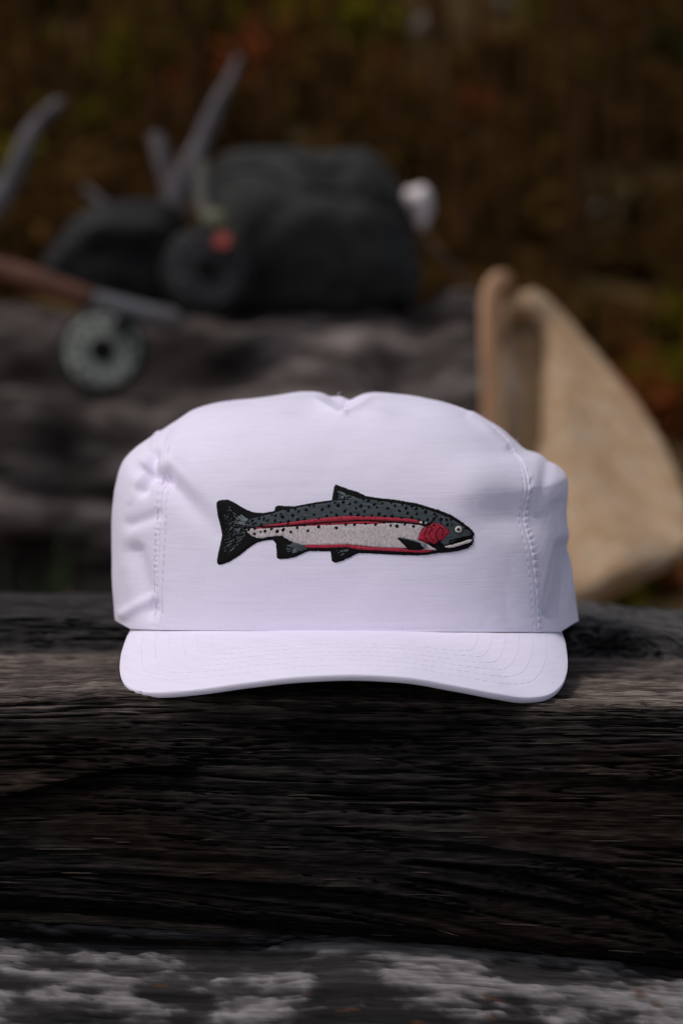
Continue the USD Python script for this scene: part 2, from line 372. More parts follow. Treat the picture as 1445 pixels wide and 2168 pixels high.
rl = LR + 0.0022 * (h1 - 0.5) + 0.0008 * (h2 - .5) + 0.0009 * patch + .0011 * (lgrit - .5) + 0.004 * (fbm(np.stack([lx * 9, ll * 20, 0 * lx], -1), 3, 44) - .5)
VL = np.stack([lx, LC_Y - rl * np.sin(math.pi / 2 - ph) * 1.0 * 1.0, zc_l[None] + rl * np.sin(ph)], -1)
tl2 = np.clip(0.5 + 2.4 * (h2 - .5), 0, 1)[..., None]; tl1 = np.clip(0.5 + 2.4 * (h1 - .5), 0, 1)[..., None]
pale, darkc, rustc = np.array([0.150, 0.138, 0.142]), np.array([0.028, 0.026, 0.027]), np.array([0.075, 0.036, 0.020])
ck = np.zeros_like(ll)
for sd, lo_, hi_, wd in ((201, 3, 110, .014), (202, 5, 240, .016)):
    cg = grain(lx, ll, sd, lo_, hi_)
    ck = np.maximum(ck, np.exp(-((cg - .5) / wd) ** 2) * smoothstep(.46, .58, fbm(np.stack([lx * 14, ll * 50, 0 * lx + sd], -1), 3, sd)))
VL[..., 2] -= .0012 * ck
tl_c = darkc * (0.5 + tl1) * (1 - patch[..., None]) + patch[..., None] * pale * (0.35 + 0.30 * tl2 + 0.25 * tl1 + .75 * np.clip(.5 + 2.2 * (lgrit - .5), 0, 1)[..., None])
rs = 0.8 * smoothstep(0.74, 0.79, fbm(np.stack([lx * 50, ll * 110, 0 * lx + 5], -1), 4, 47))[..., None]
tl_c = (tl_c * (1 - .8 * rs) + .8 * rs * rustc) * (1 - .8 * ck[..., None])
part('timber', tmesh(VL, grid_faces(*lx.shape)), attr_wood('peeling_timber', 0.9, (40, 600, 600), 0.7, 0.45), wall, smooth=True, prim={'tone': tl_c.reshape(-1, 3)}, label='grey lower timber with pale peeling patches')

# ================================================================== the cap
NT = 300
L = [(718, 838), (703, 832), (672, 828.5), (640, 829), (580, 837), (520, 846), (460, 854), (412, 867), (372, 891), (334, 915), (286, 944), (257, 974), (247, 1000), (240, 1040), (235, 1105), (236, 1200), (240, 1270), (243, 1313)]
R = [(718, 838), (735, 833), (770, 831), (850, 836), (920, 847), (980, 865), (1020, 884), (1060, 906), (1090, 932), (1112, 950), (1150, 962), (1185, 985), (1202, 1006), (1205, 1030), (1203, 1080), (1210, 1150), (1217, 1250), (1225, 1314)]
YC, YB = 0.075, 0.155
T = np.linspace(0, 1, NT) ** 1.0
def outline(pts):
    q = spline(pts, 600); d = np.r_[0, np.cumsum(np.linalg.norm(np.diff(q, axis=0), axis=1))]; d /= d[-1]
    return np.stack([np.interp(T, d, q[:, k]) for k in range(2)], 1)
oL, oR = outline(L), outline(R)
ysil = 0.08 - 0.01 * T
sL, sR = P(oL[:, 0], oL[:, 1], ysil), P(oR[:, 0], oR[:, 1], ysil)
zbut = sL[0, 2]; xbut = sL[0, 0]
z0 = P(725, 1338, 0.0)[2]
def profile(n, depth, zb, lean):
    a = np.linspace(0, math.pi / 2, 900)
    y = depth * np.sin(a) ** (2 / n); z = zb + (zbut - zb) * np.cos(a) ** (2 / n)
    y = y - lean * np.clip((z - zb) / (zbut - zb), 0, 1) * (y / depth)
    d = np.r_[0, np.cumsum(np.hypot(np.diff(y), np.diff(z)))]; d /= d[-1]
    return np.interp(T, d, y), np.interp(T, d, z)
fy, fz = profile(3.0, 0.08, z0, 0.007)
by, bz = profile(2.6, 0.078, P(725, 1316, 0.09)[2] - 0.0005, 0.004)
XC = xbut + (P(725, 1338, 0.0)[0] - xbut) * T
def surf(th, k=None):
    """th: (n, NT) angles; 0 right, 90 front, 180 left, 270 back."""
    c, s = np.cos(th), np.sin(th)
    e = 0.72
    ac, as_ = np.abs(c) ** e, np.abs(s) ** e
    xs = np.where(c >= 0, sR[:, 0] - XC, sL[:, 0] - XC) * (1 - 0.016 * smoothstep(0.3, 0.7, T))
    zs = np.where(c >= 0, sR[:, 2], sL[:, 2])
    w = np.abs(s) ** (1.6 - 0.95 * T ** 5)
    zf = np.where(s >= 0, fz, bz)
    y = ysil + np.where(s >= 0, -fy, by) * as_
    V = np.stack([XC + xs * ac, y, zs * (1 - w) + zf * w], -1)
    low = smoothstep(0.72, 1.0, T) * smoothstep(-0.15, 0.1, s)
    want = np.interp(proj(V)[..., 0], [243, 262, 276, 330, 725, 1137, 1188, 1203, 1225], [1313, 1324, 1332, 1334, 1337, 1338, 1338, 1328, 1314])[:, -1:]
    V[..., 2] += low * (P(proj(V)[:, -1:, 0], want, V[:, -1:, 1])[..., 2] - V[:, -1:, 2])
    return V
SEAM_L = [(840, 470), (868, 404), (893, 375), (915, 362), (945, 353), (975, 347), (1003, 346), (1030, 345), (1080, 342), (1150, 338), (1220, 334), (1290, 331), (1345, 330)]
SEAM_R = [(840, 930), (884, 1014), (905, 1046), (930, 1073), (955, 1091), (985, 1109), (1010, 1115), (1060, 1119), (1095, 1116), (1120, 1118), (1160, 1122), (1200, 1128), (1260, 1134), (1345, 1138)]
def seam_angle(pts, left):
    th = np.radians(np.linspace(-25, 88, 900))
    th_ = (math.pi - th) if left else th
    q = proj(surf(np.repeat(th_[:, None], NT, 1)))
    tgt = np.interp(q[..., 1], [p[0] for p in pts], [p[1] for p in pts])
    inside = (q[..., 0] > tgt) if left else (q[..., 0] < tgt)
    inside[th < math.radians(0)] = False
    k = np.argmax(inside, axis=0); k[~inside.any(axis=0)] = 200
    a = th[k]
    i0 = np.searchsorted(T, 0.32)
    a[:i0] = np.linspace(math.radians(-14), a[i0], i0)
    a = gaussian_filter1d(a, 9, mode='nearest')
    return (math.pi - a) if left else a
aL, aR = seam_angle(SEAM_L, True), seam_angle(SEAM_R, False)

def seg_dist(px, py, a, b):
    a, b = np.array(a, float), np.array(b, float); ab = b - a; l2 = ab @ ab
    t = ((px - a[0]) * ab[0] + (py - a[1]) * ab[1]) / l2
    tc = np.clip(t, 0, 1)
    dx, dy = px - a[0] - tc * ab[0], py - a[1] - tc * ab[1]
    side = ((px - a[0]) * ab[1] - (py - a[1]) * ab[0]) / math.sqrt(l2)
    return np.hypot(dx, dy), side, t
def valley(px, py, a, b, w, depth, taper=0.0):
    d, s, t = seg_dist(px, py, a, b)
    k = np.exp(-(d / w) ** 2)
    if taper: k = k * (1 - taper * np.clip(t, 0, 1))
    return -depth * k
def blob(px, py, c, rx, ry, h):
    return h * np.exp(-((px - c[0]) / rx) ** 2 - ((py - c[1]) / ry) ** 2)

def sculpt(V, dseamL, dseamR, frontal, panel):
    """Creases and dents of the soft cloth, in metres along the normal."""
    q = proj(V); px, py = q[..., 0], q[..., 1]
    d = np.zeros(px.shape)
    d += 0.0012 * (fbm(V * 26 + 3.3, 3, 61) - 0.5) + 0.0006 * (fbm(V * 70, 3, 62) - .5)
    f = np.zeros(px.shape)
    f += valley(px, py, (350, 1012), (455, 1125), 22, 0.0032, 0.75) + valley(px, py, (365, 985), (475, 1085), 22, -0.0022, 0.7)
    f += valley(px, py, (296, 992), (346, 1010), 14, 0.0024)
    f += valley(px, py, (334, 918), (304, 980), 7, -0.0008) + valley(px, py, (304, 980), (276, 1060), 7, -0.0016, 0.8)
    f += valley(px, py, (322, 960), (300, 1035), 13, 0.0036)
    f += blob(px, py, (1085, 1080), 85, 46, -0.0036) + blob(px, py, (1000, 1030), 70, 60, 0.0016)
    f += valley(px, py, (1196, 1160), (1166, 1285), 17, 0.0032) + valley(px, py, (1150, 1090), (1185, 1066), 10, 0.0007) + valley(px, py, (1160, 975), (1150, 1075), 15, 0.0010)
    f += valley(px, py, (284, 1170), (318, 1290), 20, 0.0026) + valley(px, py, (262, 1300), (320, 1262), 12, -0.0012)
    f += valley(px, py, (275, 1110), (330, 1090), 14, 0.0012)
    f += blob(px, py, (655, 868), 46, 17, -0.0014) + blob(px, py, (806, 878), 40, 14, 0.0009) + blob(px, py, (850, 868), 60, 10, -0.001)
    f += valley(px, py, (1000, 880), (1070, 940), 10, -0.0008)
    # pinched dart under the button
    v1, s1, _ = seg_dist(px, py, (655, 838), (727, 873)); v2, s2, _ = seg_dist(px, py, (727, 873), (800, 838))
    inV = smoothstep(-1.5, 5, np.minimum(873 - (727 - px) * 0.49 - py, 873 - (px - 727) * 0.48 - py)) * smoothstep(85, 55, np.abs(px - 727))
    f += -0.0034 * inV * np.exp(-((px - 727) / 36) ** 2) + 0.0008 * np.exp(-(v1 / 7) ** 2) * smoothstep(655, 690, px) + 0.0008 * np.exp(-(v2 / 7) ** 2) * smoothstep(800, 765, px)
    f += -0.0006 * np.exp(-((px - 728) / 2.0) ** 2) * smoothstep(874, 866, py)
    # stitched puckers along both seams
    for ds, sd in ((dseamL, 0), (dseamR, 1)):
        amp = np.exp(-((ds - 11) / 8) ** 2) if panel == 'side' else 0.25 * np.exp(-((ds - 9) / 7) ** 2)
        ph = py / (13.5 + 2.5 * sd) + 0.7 * np.sin(py / 37 + sd) + 0.02 * ds
        f += amp * smoothstep(970, 1040, py) * (0.00015 + 0.00007 * sd) * np.sin(2 * math.pi * ph) * (0.5 + 1.6 * fbm(np.stack([py * 0.022, 0 * py + sd, 0 * py], -1), 2, 66) - 0.2)
        f += -0.00022 * np.exp(-(ds / 2.2) ** 2) + (0.00016 if panel == 'side' else 0.00008) * np.exp(-((ds - 5) / 3.0) ** 2) - 0.00015 * np.exp(-((ds - 12) / 1.8) ** 2)
    f += -0.0002 * np.exp(-((py - 1334) / 4) ** 2)
    return d + f * frontal

def panel(th, kind):
    V = surf(th)
    pu, pv = np.gradient(V, axis=0), np.gradient(V, axis=1)
    N = np.cross(pu, pv); N /= np.linalg.norm(N, axis=-1, keepdims=True) + 1e-12
    C = np.array([0, 0.075, 0.02])
    sgn = np.sign(((V - C) * N).sum(-1)); N *= np.where(sgn == 0, 1, sgn)[..., None]
    q = proj(V)
    seamL3, seamR3 = surf(aL[None]), surf(aR[None])
    dL = np.abs(q[..., 0] - proj(seamL3)[..., 0]); dR = np.abs(q[..., 0] - proj(seamR3)[..., 0])
    # the true distance along the cloth, in photo pixels
    dL = np.linalg.norm(V - seamL3, axis=-1) / 0.000178; dR = np.linalg.norm(V - seamR3, axis=-1) / 0.000178
    frontal = smoothstep(-0.25, 0.05, -N[..., 1] + 0.35) * np.ones(V.shape[:2])
    top = smoothstep(0.0, 0.03, T)[None]
    d = sculpt(V, dL, dR, frontal, kind)
    V = V + N * (d * np.where(kind == 'rear', 1, 1) * (0.15 + 0.85 * top))[..., None]
    pu, pv = np.gradient(V, axis=0), np.gradient(V, axis=1)
    N2 = np.cross(pu, pv); N2 /= np.linalg.norm(N2, axis=-1, keepdims=True) + 1e-12
    N2 *= np.sign((N2 * N).sum(-1, keepdims=True) + 1e-9)
    return V, N2

def orient(V, N):
    m = tmesh(V, grid_faces(*V.shape[:2]))
    k = np.nanmean((m.face_normals * np.vstack([N.reshape(-1, 3)[m.faces[:, 0]]])).sum(1))
    if k < 0: m.invert()
    return m

cap = new('baseball_cap', 'white five panel cap with an embroidered trout, resting on the dark timber', 'cap', (0, 0.075, float(z0)))
def lin(a, b, n, pw=1.0):
    w = np.linspace(0, 1, n)[:, None]
    return a[None] * (1 - w) + b[None] * w
c225, c315, c270 = np.full(NT, math.radians(225)), np.full(NT, math.radians(-45)), np.full(NT, math.radians(270))
FV, FN = panel(lin(aR, aL, 440), 'front')
SLV, SLN = panel(lin(aL, c225, 170), 'side')
SRV, SRN = panel(lin(c315, aR, 170), 'side')
R1V, R1N = panel(lin(c225, c270, 40), 'rear')
R2V, R2N = panel(lin(c270, np.full(NT, math.radians(315)), 40), 'rear')
part('front_panel', orient(FV, FN), M_CLOTH, cap, smooth=True)
part('side_panel', orient(SLV, SLN), M_CLOTH, cap, smooth=True)
part('side_panel', orient(SRV, SRN), M_CLOTH, cap, smooth=True)
part('rear_panel', orient(R1V, R1N), M_CLOTH, cap, smooth=True)
part('rear_panel', orient(R2V, R2N), M_CLOTH, cap, smooth=True)
# button on top
b = trimesh.creation.icosphere(3, 0.005); b.apply_scale((1, 1, 0.42)); b.apply_translation((xbut, 0.083, zbut - 0.0034))
part('top_button', b, M_CLOTH, cap, smooth=True)
# seam stitching: a row each side of both front seams
st = []
def rows_at(Vp, Np, col):
    return Vp[col, 40:-3], Np[col, 40:-3]
for Vp, Np, edge in ((FV, FN, 'both'), (SLV, SLN, 'first'), (SRV, SRN, 'last')):
    w = np.linalg.norm(np.diff(Vp[:, -40], axis=0), axis=1).mean()
    for k in ((0, 1) if edge == 'both' else (0,) if edge == 'first' else (1,)):
        # keep the row a fixed distance (2 mm) from the seam
        n = Vp.shape[0]; cs, cn = [], []
        for j in range(70, NT - 2, 2):
            col = Vp[:, j] if k == 0 else Vp[::-1, j]; nn = Np[:, j] if k == 0 else Np[::-1, j]
            dd = np.r_[0, np.cumsum(np.linalg.norm(np.diff(col, axis=0), axis=1))]
            i = min(np.searchsorted(dd, 0.0022), n - 1); cs.append(col[i]); cn.append(nn[i])
        st.append(stitches(gaussian_filter1d(np.array(cs), 2, axis=0), np.array(cn), 0.0021, 0.0009, 0.00017, 0.00015))
for q in st: part('seam_stitching', q, M_STITCH, cap, smooth=True)

# ---- brim
E = [(276, 1335, .027), (268, 1350, .018), (260, 1375, .003), (256, 1400, -.012), (257, 1424, -.027), (265, 1443, -.038), (281, 1456, -.047), (305, 1462.5, -.053), (335, 1463.5, -.057), (420, 1457, -.063), (520, 1443, -.067), (640, 1430, -.070), (740, 1426, -.071),
     (850, 1431, -.070), (960, 1449, -.067), (1060, 1468, -.062), (1112, 1475, -.057), (1148, 1472, -.052), (1177, 1458, -.043), (1193, 1435, -.030), (1199, 1405, -.014), (1197, 1375, .002), (1193, 1352, .017), (1188, 1337, .027)]
E3 = np.array([P(*e) for e in E])
NU, NV = 420, 60
Ec = spline(E3, NU); Ec = gaussian_filter1d(Ec, 2.5, axis=0, mode='nearest')
# seam: the crown's lower front edge
seam_px = np.linspace(0, 1, NU)
base_th = lin(aR, aL, 900)[:, -1]
allth = np.linspace(math.radians(-60), math.radians(240), 2400)
ring = surf(np.repeat(allth[:, None], NT, 1))[:, -1]
ringp = proj(ring)
selr = (ringp[:, 0] > 270) & (ringp[:, 0] < 1194) & (ring[:, 1] < 0.075)
ringf = ring[selr]; ringf = ringf[np.argsort(ringf[:, 0])]
sq = np.linspace(0, 1, NU); xr = Ec[0, 0] + (Ec[-1, 0] - Ec[0, 0]) * (0.5 - 0.5 * np.cos(np.pi * sq) * 0.35 - 0.5 * (1 - 2 * sq) * 0.65)
Sc = np.stack([xr, np.interp(xr, ringf[:, 0], ringf[:, 1]), np.interp(xr, ringf[:, 0], ringf[:, 2])], 1)
Sc[:, 1] += 0.003                                              # tucked under the crown
# the visible join: photo row 1333..1338
jp = proj(Sc); want = np.interp(jp[:, 0], [275, 330, 725, 1137, 1190], [1333, 1333.5, 1336.5, 1338, 1337])
Sc[:, 2] = P(jp[:, 0], want - 2.0, Sc[:, 1])[:, 2]
vv = np.linspace(0, 1, NV)
uu = np.linspace(-1, 1, NU)
TOP = Sc[:, None] * (1 - vv)[None, :, None] + Ec[:, None] * vv[None, :, None]
span = np.linalg.norm(Ec - Sc, axis=1)
TOP[..., 2] += (0.055 * span)[:, None] * 4 * (vv * (1 - vv))[None] * 0.7     # gently domed
TOP[..., 2] += 0.0004 * (fbm(TOP * 60, 3, 71) - .5)
def nrm_grid(Vg):
    n = np.cross(np.gradient(Vg, axis=0), np.gradient(Vg, axis=1)); n /= np.linalg.norm(n, axis=-1, keepdims=True) + 1e-12
    return n
TN = nrm_grid(TOP)
if TN[NU // 2, NV // 2, 2] < 0: TN = -TN
TH = 0.0026
edge_t = np.gradient(Ec, axis=0); edge_t /= np.linalg.norm(edge_t, axis=1, keepdims=True)
en = gaussian_filter1d(TN[:, -4], 4, axis=0); en /= np.linalg.norm(en, axis=1, keepdims=True)
eo = np.cross(edge_t, en); eo *= np.sign((eo * (Ec - np.array([0, 0.03, 0]))).sum(1))[NU // 2]
arc = []
for a in np.linspace(0, math.pi, 15)[1:-1]:                    # rounded, rolled edge
    arc.append(Ec + eo * (0.45 * TH * math.sin(a)) [None] if False else Ec - en * (TH / 2 * (1 - math.cos(a))) + eo * (0.0009 * math.sin(a) ** 0.7))
ARC = np.stack(arc, 1)
BOT = TOP[:, ::-1] - TN[:, ::-1] * TH
BR = np.concatenate([TOP, ARC, BOT], 1)
brm = orient(BR, np.concatenate([TN, np.repeat(eo[:, None], ARC.shape[1], 1), -TN[:, ::-1]], 1))
brim = part('brim', brm, M_BRIM, cap, smooth=True)
rows = []
topI = LinearNDInterpolator(TOP[:, ::2].reshape(-1, 3)[:, :2], np.hstack([TOP[:, ::2].reshape(-1, 3), TN[:, ::2].reshape(-1, 3)]))
plan = Polygon(np.vstack([Ec[:, :2], [[Ec[-1, 0] - .002, .25], [Ec[0, 0] + .002, .25]]])).buffer(0)
for dd_ in (0.0075, 0.0125, 0.0175, 0.0225, 0.0275, 0.0325):
    ln = resample(np.array(plan.buffer(-dd_).exterior.coords), 0.0008)
    ys_ = np.interp(ln[:, 0], Sc[:, 0], Sc[:, 1])
    ok = ln[:, 1] < ys_ - 0.0045
    k0 = np.argmax(~ok); ln = np.roll(ln, -k0, 0); ok = np.roll(ok, -k0); ln = ln[ok]
    q = topI(ln); q = q[~np.isnan(q[:, 0])]
    rows.append(stitches(q[:, :3], q[:, 3:], 0.0022, 0.0010, 0.00009, 0.00002))
part('brim_stitching', cat(rows), M_BRIMST, brim, smooth=True)

# ---- embroidered trout
fp = proj(FV).reshape(-1, 2)
okp = (fp[:, 0] > 420) & (fp[:, 0] < 1050) & (fp[:, 1] > 980) & (fp[:, 1] < 1240)
surfI = LinearNDInterpolator(fp[okp], np.hstack([FV.reshape(-1, 3)[okp], FN.reshape(-1, 3)[okp]]))
A = lambda pts: [(440 + x / 4.817, 1000 + y / 4.817) for x, y in pts]      # left enlargement
B = lambda pts: [(720 + x / 4.817, 1000 + y / 4.817) for x, y in pts]      # right enlargement
def ragged(pts, amp, step=1.0, seed=0, close=True):
    q = np.array(list(pts) + ([pts[0]] if close else []), float)
    q = resample(q, step)
    if close: q = q[:-1]
    t = np.roll(q, -1, 0) - np.roll(q, 1, 0); t /= np.linalg.norm(t, axis=1, keepdims=True) + 1e-9
    n = np.stack([t[:, 1], -t[:, 0]], 1)
    r = np.random.default_rng(seed)
    return q + n * (r.uniform(-1, 1, len(q)) * amp)[:, None]
def patch_mesh(pts, h, lift=0.0, edge=1.6, rag=0.5, seed=1, gap=2.2, relief=None):
    q = ragged(pts, rag, 1.1, seed)
    poly = Polygon(q).buffer(0)
    if poly.geom_type != 'Polygon': poly = max(poly.geoms, key=lambda g: g.area)
    bd = resample(np.array(poly.exterior.coords), 1.1)[:-1]
    x0, y0, x1, y1 = poly.bounds
    gx, gy = np.meshgrid(np.arange(x0, x1, gap), np.arange(y0, y1, gap)); gp = np.stack([gx.ravel(), gy.ravel()], 1)
    gp += np.random.default_rng(seed).uniform(-.3, .3, gp.shape)
    inn = shapely.contains_xy(poly.buffer(-0.8), gp[:, 0], gp[:, 1]); gp = gp[inn]
    pts2 = np.vstack([bd, gp])
    tr = Delaunay(pts2).simplices
    cen = pts2[tr].mean(1); tr = tr[shapely.contains_xy(poly, cen[:, 0], cen[:, 1])]
    dist = np.r_[np.zeros(len(bd)), cKDTree(bd).query(gp)[0] if len(gp) else np.zeros(0)]
    hh = lift + h * (1 - np.exp(-dist / edge))
    if relief is not None: hh = hh + np.where(dist > 0.5, relief(pts2[:, 0], pts2[:, 1]), 0)
    sv = surfI(pts2)
    v = sv[:, :3] + sv[:, 3:] / np.linalg.norm(sv[:, 3:], axis=1, keepdims=True) * hh[:, None]
    m = trimesh.Trimesh(v, tr, process=False)
    if (m.face_normals[:, 1] > 0).mean() > .5: m.invert()
    return m
def line_px(pts, w0, w1=None):
    """A thread line as a polygon in photo pixels."""
    w1 = w0 if w1 is None else w1
    q = spline(np.array(pts, float), 24); t = np.gradient(q, axis=0); t /= np.linalg.norm(t, axis=1, keepdims=True); n = np.stack([t[:, 1], -t[:, 0]], 1)
    w = (np.linspace(w0, w1, 24) / 2)[:, None]
    return np.vstack([q + n * w, (q - n * w)[::-1]])

OUT = A([(85, 310), (110, 285), (200, 277), (250, 298), (330, 345), (400, 385), (480, 410), (560, 414), (680, 394), (684, 350), (720, 337), (800, 344), (880, 345), (980, 328), (1100, 305), (1200, 290), (1262, 284), (1284, 150), (1303, 124), (1340, 138), (1440, 172)]) + \
      B([(60, 165), (180, 200), (260, 240), (380, 260), (560, 278), (780, 316), (900, 352), (1020, 390), (1130, 434), (1220, 490), (1290, 545), (1345, 590), (1368, 630), (1352, 665), (1363, 700), (1345, 740), (1290, 780), (1200, 805), (1110, 818), (1000, 825), (900, 840), (780, 850), (600, 844), (400, 834), (190, 824), (130, 850), (60, 890)]) + \
      A([(1420, 875), (1380, 900), (1300, 922), (1262, 907), (1255, 860), (1250, 806), (1150, 806), (1040, 802), (960, 830), (900, 860), (820, 880), (730, 886), (702, 872), (698, 790), (690, 720), (665, 692), (610, 692), (500, 716), (430, 760), (330, 842), (230, 906), (150, 940), (110, 946), (92, 926), (95, 870), (120, 760), (145, 640), (130, 560), (100, 440), (88, 360)])
BACK = A([(392, 560), (400, 520), (440, 478), (520, 458), (640, 432), (760, 386), (860, 378), (960, 352), (1100, 332), (1260, 308), (1290, 292), (1345, 288), (1440, 286)]) + \
       B([(60, 276), (160, 270), (260, 277), (380, 296), (560, 316), (700, 340), (850, 372), (980, 415), (1100, 462), (1190, 515), (1270, 570), (1335, 622), (1330, 645), (1280, 660), (1200, 690), (1120, 725), (1065, 748), (1010, 730), (1030, 690), (1080, 645), (1112, 605), (1040, 556), (985, 532), (900, 530), (850, 520), (800, 500), (780, 490), (600, 470), (300, 460), (60, 458)]) + \
       A([(1300, 468), (1150, 482), (1000, 500), (850, 518), (700, 532), (560, 548), (490, 562)])
RED1 = A([(555, 546), (700, 528), (850, 510), (1000, 488), (1150, 468), (1300, 456), (1440, 446)]) + B([(60, 446), (150, 448), (350, 456), (550, 464), (700, 478), (790, 490), (802, 526), (720, 520), (500, 503), (250, 496), (60, 500)]) + A([(1440, 500), (1200, 514), (1000, 532), (850, 546), (700, 556), (600, 560)])
RED2 = A([(488, 566), (600, 560), (720, 558), (860, 554), (1000, 540), (1200, 522), (1440, 508)]) + B([(60, 508), (250, 504), (420, 510), (500, 514), (440, 526), (300, 532), (100, 532), (60, 534)]) + A([(1440, 534), (1200, 542), (1000, 552), (800, 562), (600, 574), (500, 580)])
BELLY = A([(396, 585), (420, 572), (490, 577), (620, 573), (800, 560), (1000, 549), (1200, 539), (1440, 531)]) + B([(60, 530), (300, 529), (450, 523), (560, 516), (720, 530), (840, 545), (862, 560), (830, 590), (805, 640), (792, 695), (850, 718), (905, 742), (990, 800), (900, 796), (700, 780), (400, 772), (200, 752), (60, 740)]) + A([(1440, 740), (1150, 748), (960, 748), (870, 722), (800, 682), (760, 654), (660, 656), (560, 676), (500, 674), (440, 648), (402, 612)])
RED3 = A([(950, 744), (1200, 741), (1440, 738)]) + B([(60, 738), (200, 755), (400, 772), (600, 778), (700, 792), (900, 795), (945, 806), (850, 822), (700, 816), (560, 810), (400, 801), (200, 792), (60, 770)]) + A([(1440, 766), (1200, 776), (1020, 772)])
GILL = B([(868, 556), (905, 526), (960, 520), (1010, 530), (1060, 562), (1118, 612), (1082, 646), (1042, 692), (985, 718), (950, 738), (882, 728), (822, 702), (788, 690), (806, 638), (832, 594)])
CHEEK2 = B([(985, 532), (1040, 556), (1112, 606), (1160, 610), (1200, 560), (1230, 520), (1110, 462), (1000, 430)])
EYE0 = [(720 + (1195 + 46 * math.cos(a)) / 4.817, 1000 + (588 + 42 * math.sin(a)) / 4.817) for a in np.linspace(0, 2 * math.pi, 24)[:-1]]
EYE1 = [(720 + (1195 + 36 * math.cos(a)) / 4.817, 1000 + (588 + 35 * math.sin(a)) / 4.817) for a in np.linspace(0, 2 * math.pi, 24)[:-1]]
EYE2 = [(720 + (1192 + 18 * math.cos(a)) / 4.817, 1000 + (591 + 16 * math.sin(a)) / 4.817) for a in np.linspace(0, 2 * math.pi, 20)[:-1]]
MOUTH = B([(1058, 756), (1130, 742), (1230, 716), (1292, 692), (1336, 688), (1338, 704), (1310, 722), (1270, 733), (1180, 760), (1100, 774), (1062, 768)])
JAW = B([(990, 722), (1040, 742), (1110, 736), (1200, 708), (1290, 676), (1240, 668), (1120, 690), (1080, 700), (1030, 706)])
PECT = B([(566, 668), (640, 668), (780, 702), (885, 742), (850, 786), (750, 800), (690, 792), (640, 744)])
PECTL = B([(800, 712), (884, 742), (850, 780), (820, 752)])
ANAL = A([(880, 710), (990, 752), (1020, 782), (960, 806), (900, 800), (840, 740)])

fish = part('fish_embroidery', patch_mesh(OUT, 0.00055, 0.00002, 1.4, 0.75, 3), M_BLACK, cap, smooth=True, label='embroidered trout in black, grey, red and silver thread')
colrib = lambda x, y: 0.00010 * np.sin(x * 2 * math.pi / 3.1 + 0.12 * y) + 0.00004 * np.sin(y * 1.1 + x)
part('belly', patch_mesh(BELLY, 0.00035, 0.00050, 1.2, 0.9, 5, 1.05, colrib), M_BELLY, fish, smooth=True)
part('back', patch_mesh(BACK, 0.00035, 0.00050, 1.2, 0.7, 4, 1.3, lambda x, y: 0.00007 * np.sin(y * 2 * math.pi / 3.2 + 0.08 * x)), M_GREY, fish, smooth=True)
part('anal_fin_base', patch_mesh(ANAL, 0.0002, 0.0006, 1.2, 0.9, 6), M_GREY, fish, smooth=True)
part('side_stripe', cat([patch_mesh(RED1, 0.00045, 0.00060, 1.3, 0.7, 7), patch_mesh(RED2, 0.00045, 0.00060, 1.3, 0.6, 8)]), M_RED, fish, smooth=True)
part('belly_stripe', patch_mesh(RED3, 0.00045, 0.0006, 1.3, 0.7, 9), M_RED, fish, smooth=True)
part('gill_cover', patch_mesh(GILL, 0.0004, 0.00065, 1.3, 0.6, 10), M_GILL, fish, smooth=True)
part('mouth', patch_mesh(MOUTH, 0.00035, 0.00075, 1.2, 0.6, 11), M_WHITE, fish, smooth=True)
wh = [patch_mesh(B(s), 0.0003, 0.0007, 1.0, 0.5, 12) for s in ([(802, 500), (838, 508), (836, 530), (804, 528)], [(858, 508), (900, 514), (870, 532), (856, 530)])]
part('light_patch', cat(wh), M_WHITE, fish, smooth=True)
part('eye', cat([patch_mesh(EYE1, 0.0003, 0.0011, 1.0, 0.3, 14)]), M_WHITE, fish, smooth=True)
pf = part('pectoral_fin', patch_mesh(PECT, 0.0005, 0.00075, 1.2, 0.5, 16), M_BLACK, fish, smooth=True)
part('fin_base', patch_mesh(PECTL, 0.00015, 0.00128, 1.0, 0.4, 17), M_RAY, fish, smooth=True)
# black detail: eye surround and pupil, gill lines, lateral line, jaw line, spots
lines = [B([(925, 528), (890, 552), (868, 600), (855, 650), (868, 690), (905, 722), (945, 738)]), B([(900, 560), (930, 585), (905, 620), (885, 650)]), B([(905, 655), (925, 685), (955, 705)]),
         B([(1020, 565), (990, 590), (972, 635), (980, 680), (1000, 712), (1040, 738)]), B([(1010, 570), (1038, 590), (1040, 625), (1022, 660)]),
         B([(1108, 700), (1150, 690), (1230, 672), (1290, 660)]), B([(1108, 700), (1112, 722), (1150, 735)]), B([(800, 528), (850, 545), (900, 530), (960, 470), (985, 440)])]
bl = [patch_mesh(line_px(l, 2.9), 0.0003, 0.00095, 0.9, 0.25, 20 + i, 1.2) for i, l in enumerate(lines)]
bl.append(patch_mesh(line_px(A([(540, 562), (850, 550), (1000, 534), (1200, 518), (1440, 503)]) + B([(100, 499), (250, 498), (500, 508), (720, 524), (860, 542)]), 2.6), 0.0002, 0.00085, 0.9, 0.3, 30, 1.2))
part('thread_line', cat(bl), M_BLACK, fish, smooth=True)
part('eye_outline', patch_mesh(EYE0, 0.0003, 0.00080, 1.0, 0.4, 13), M_BLACK, fish, smooth=True)
part('pupil', patch_mesh(EYE2, 0.0003, 0.00135, 1.0, 0.3, 15, 1.2), M_BLACK, fish, smooth=True)
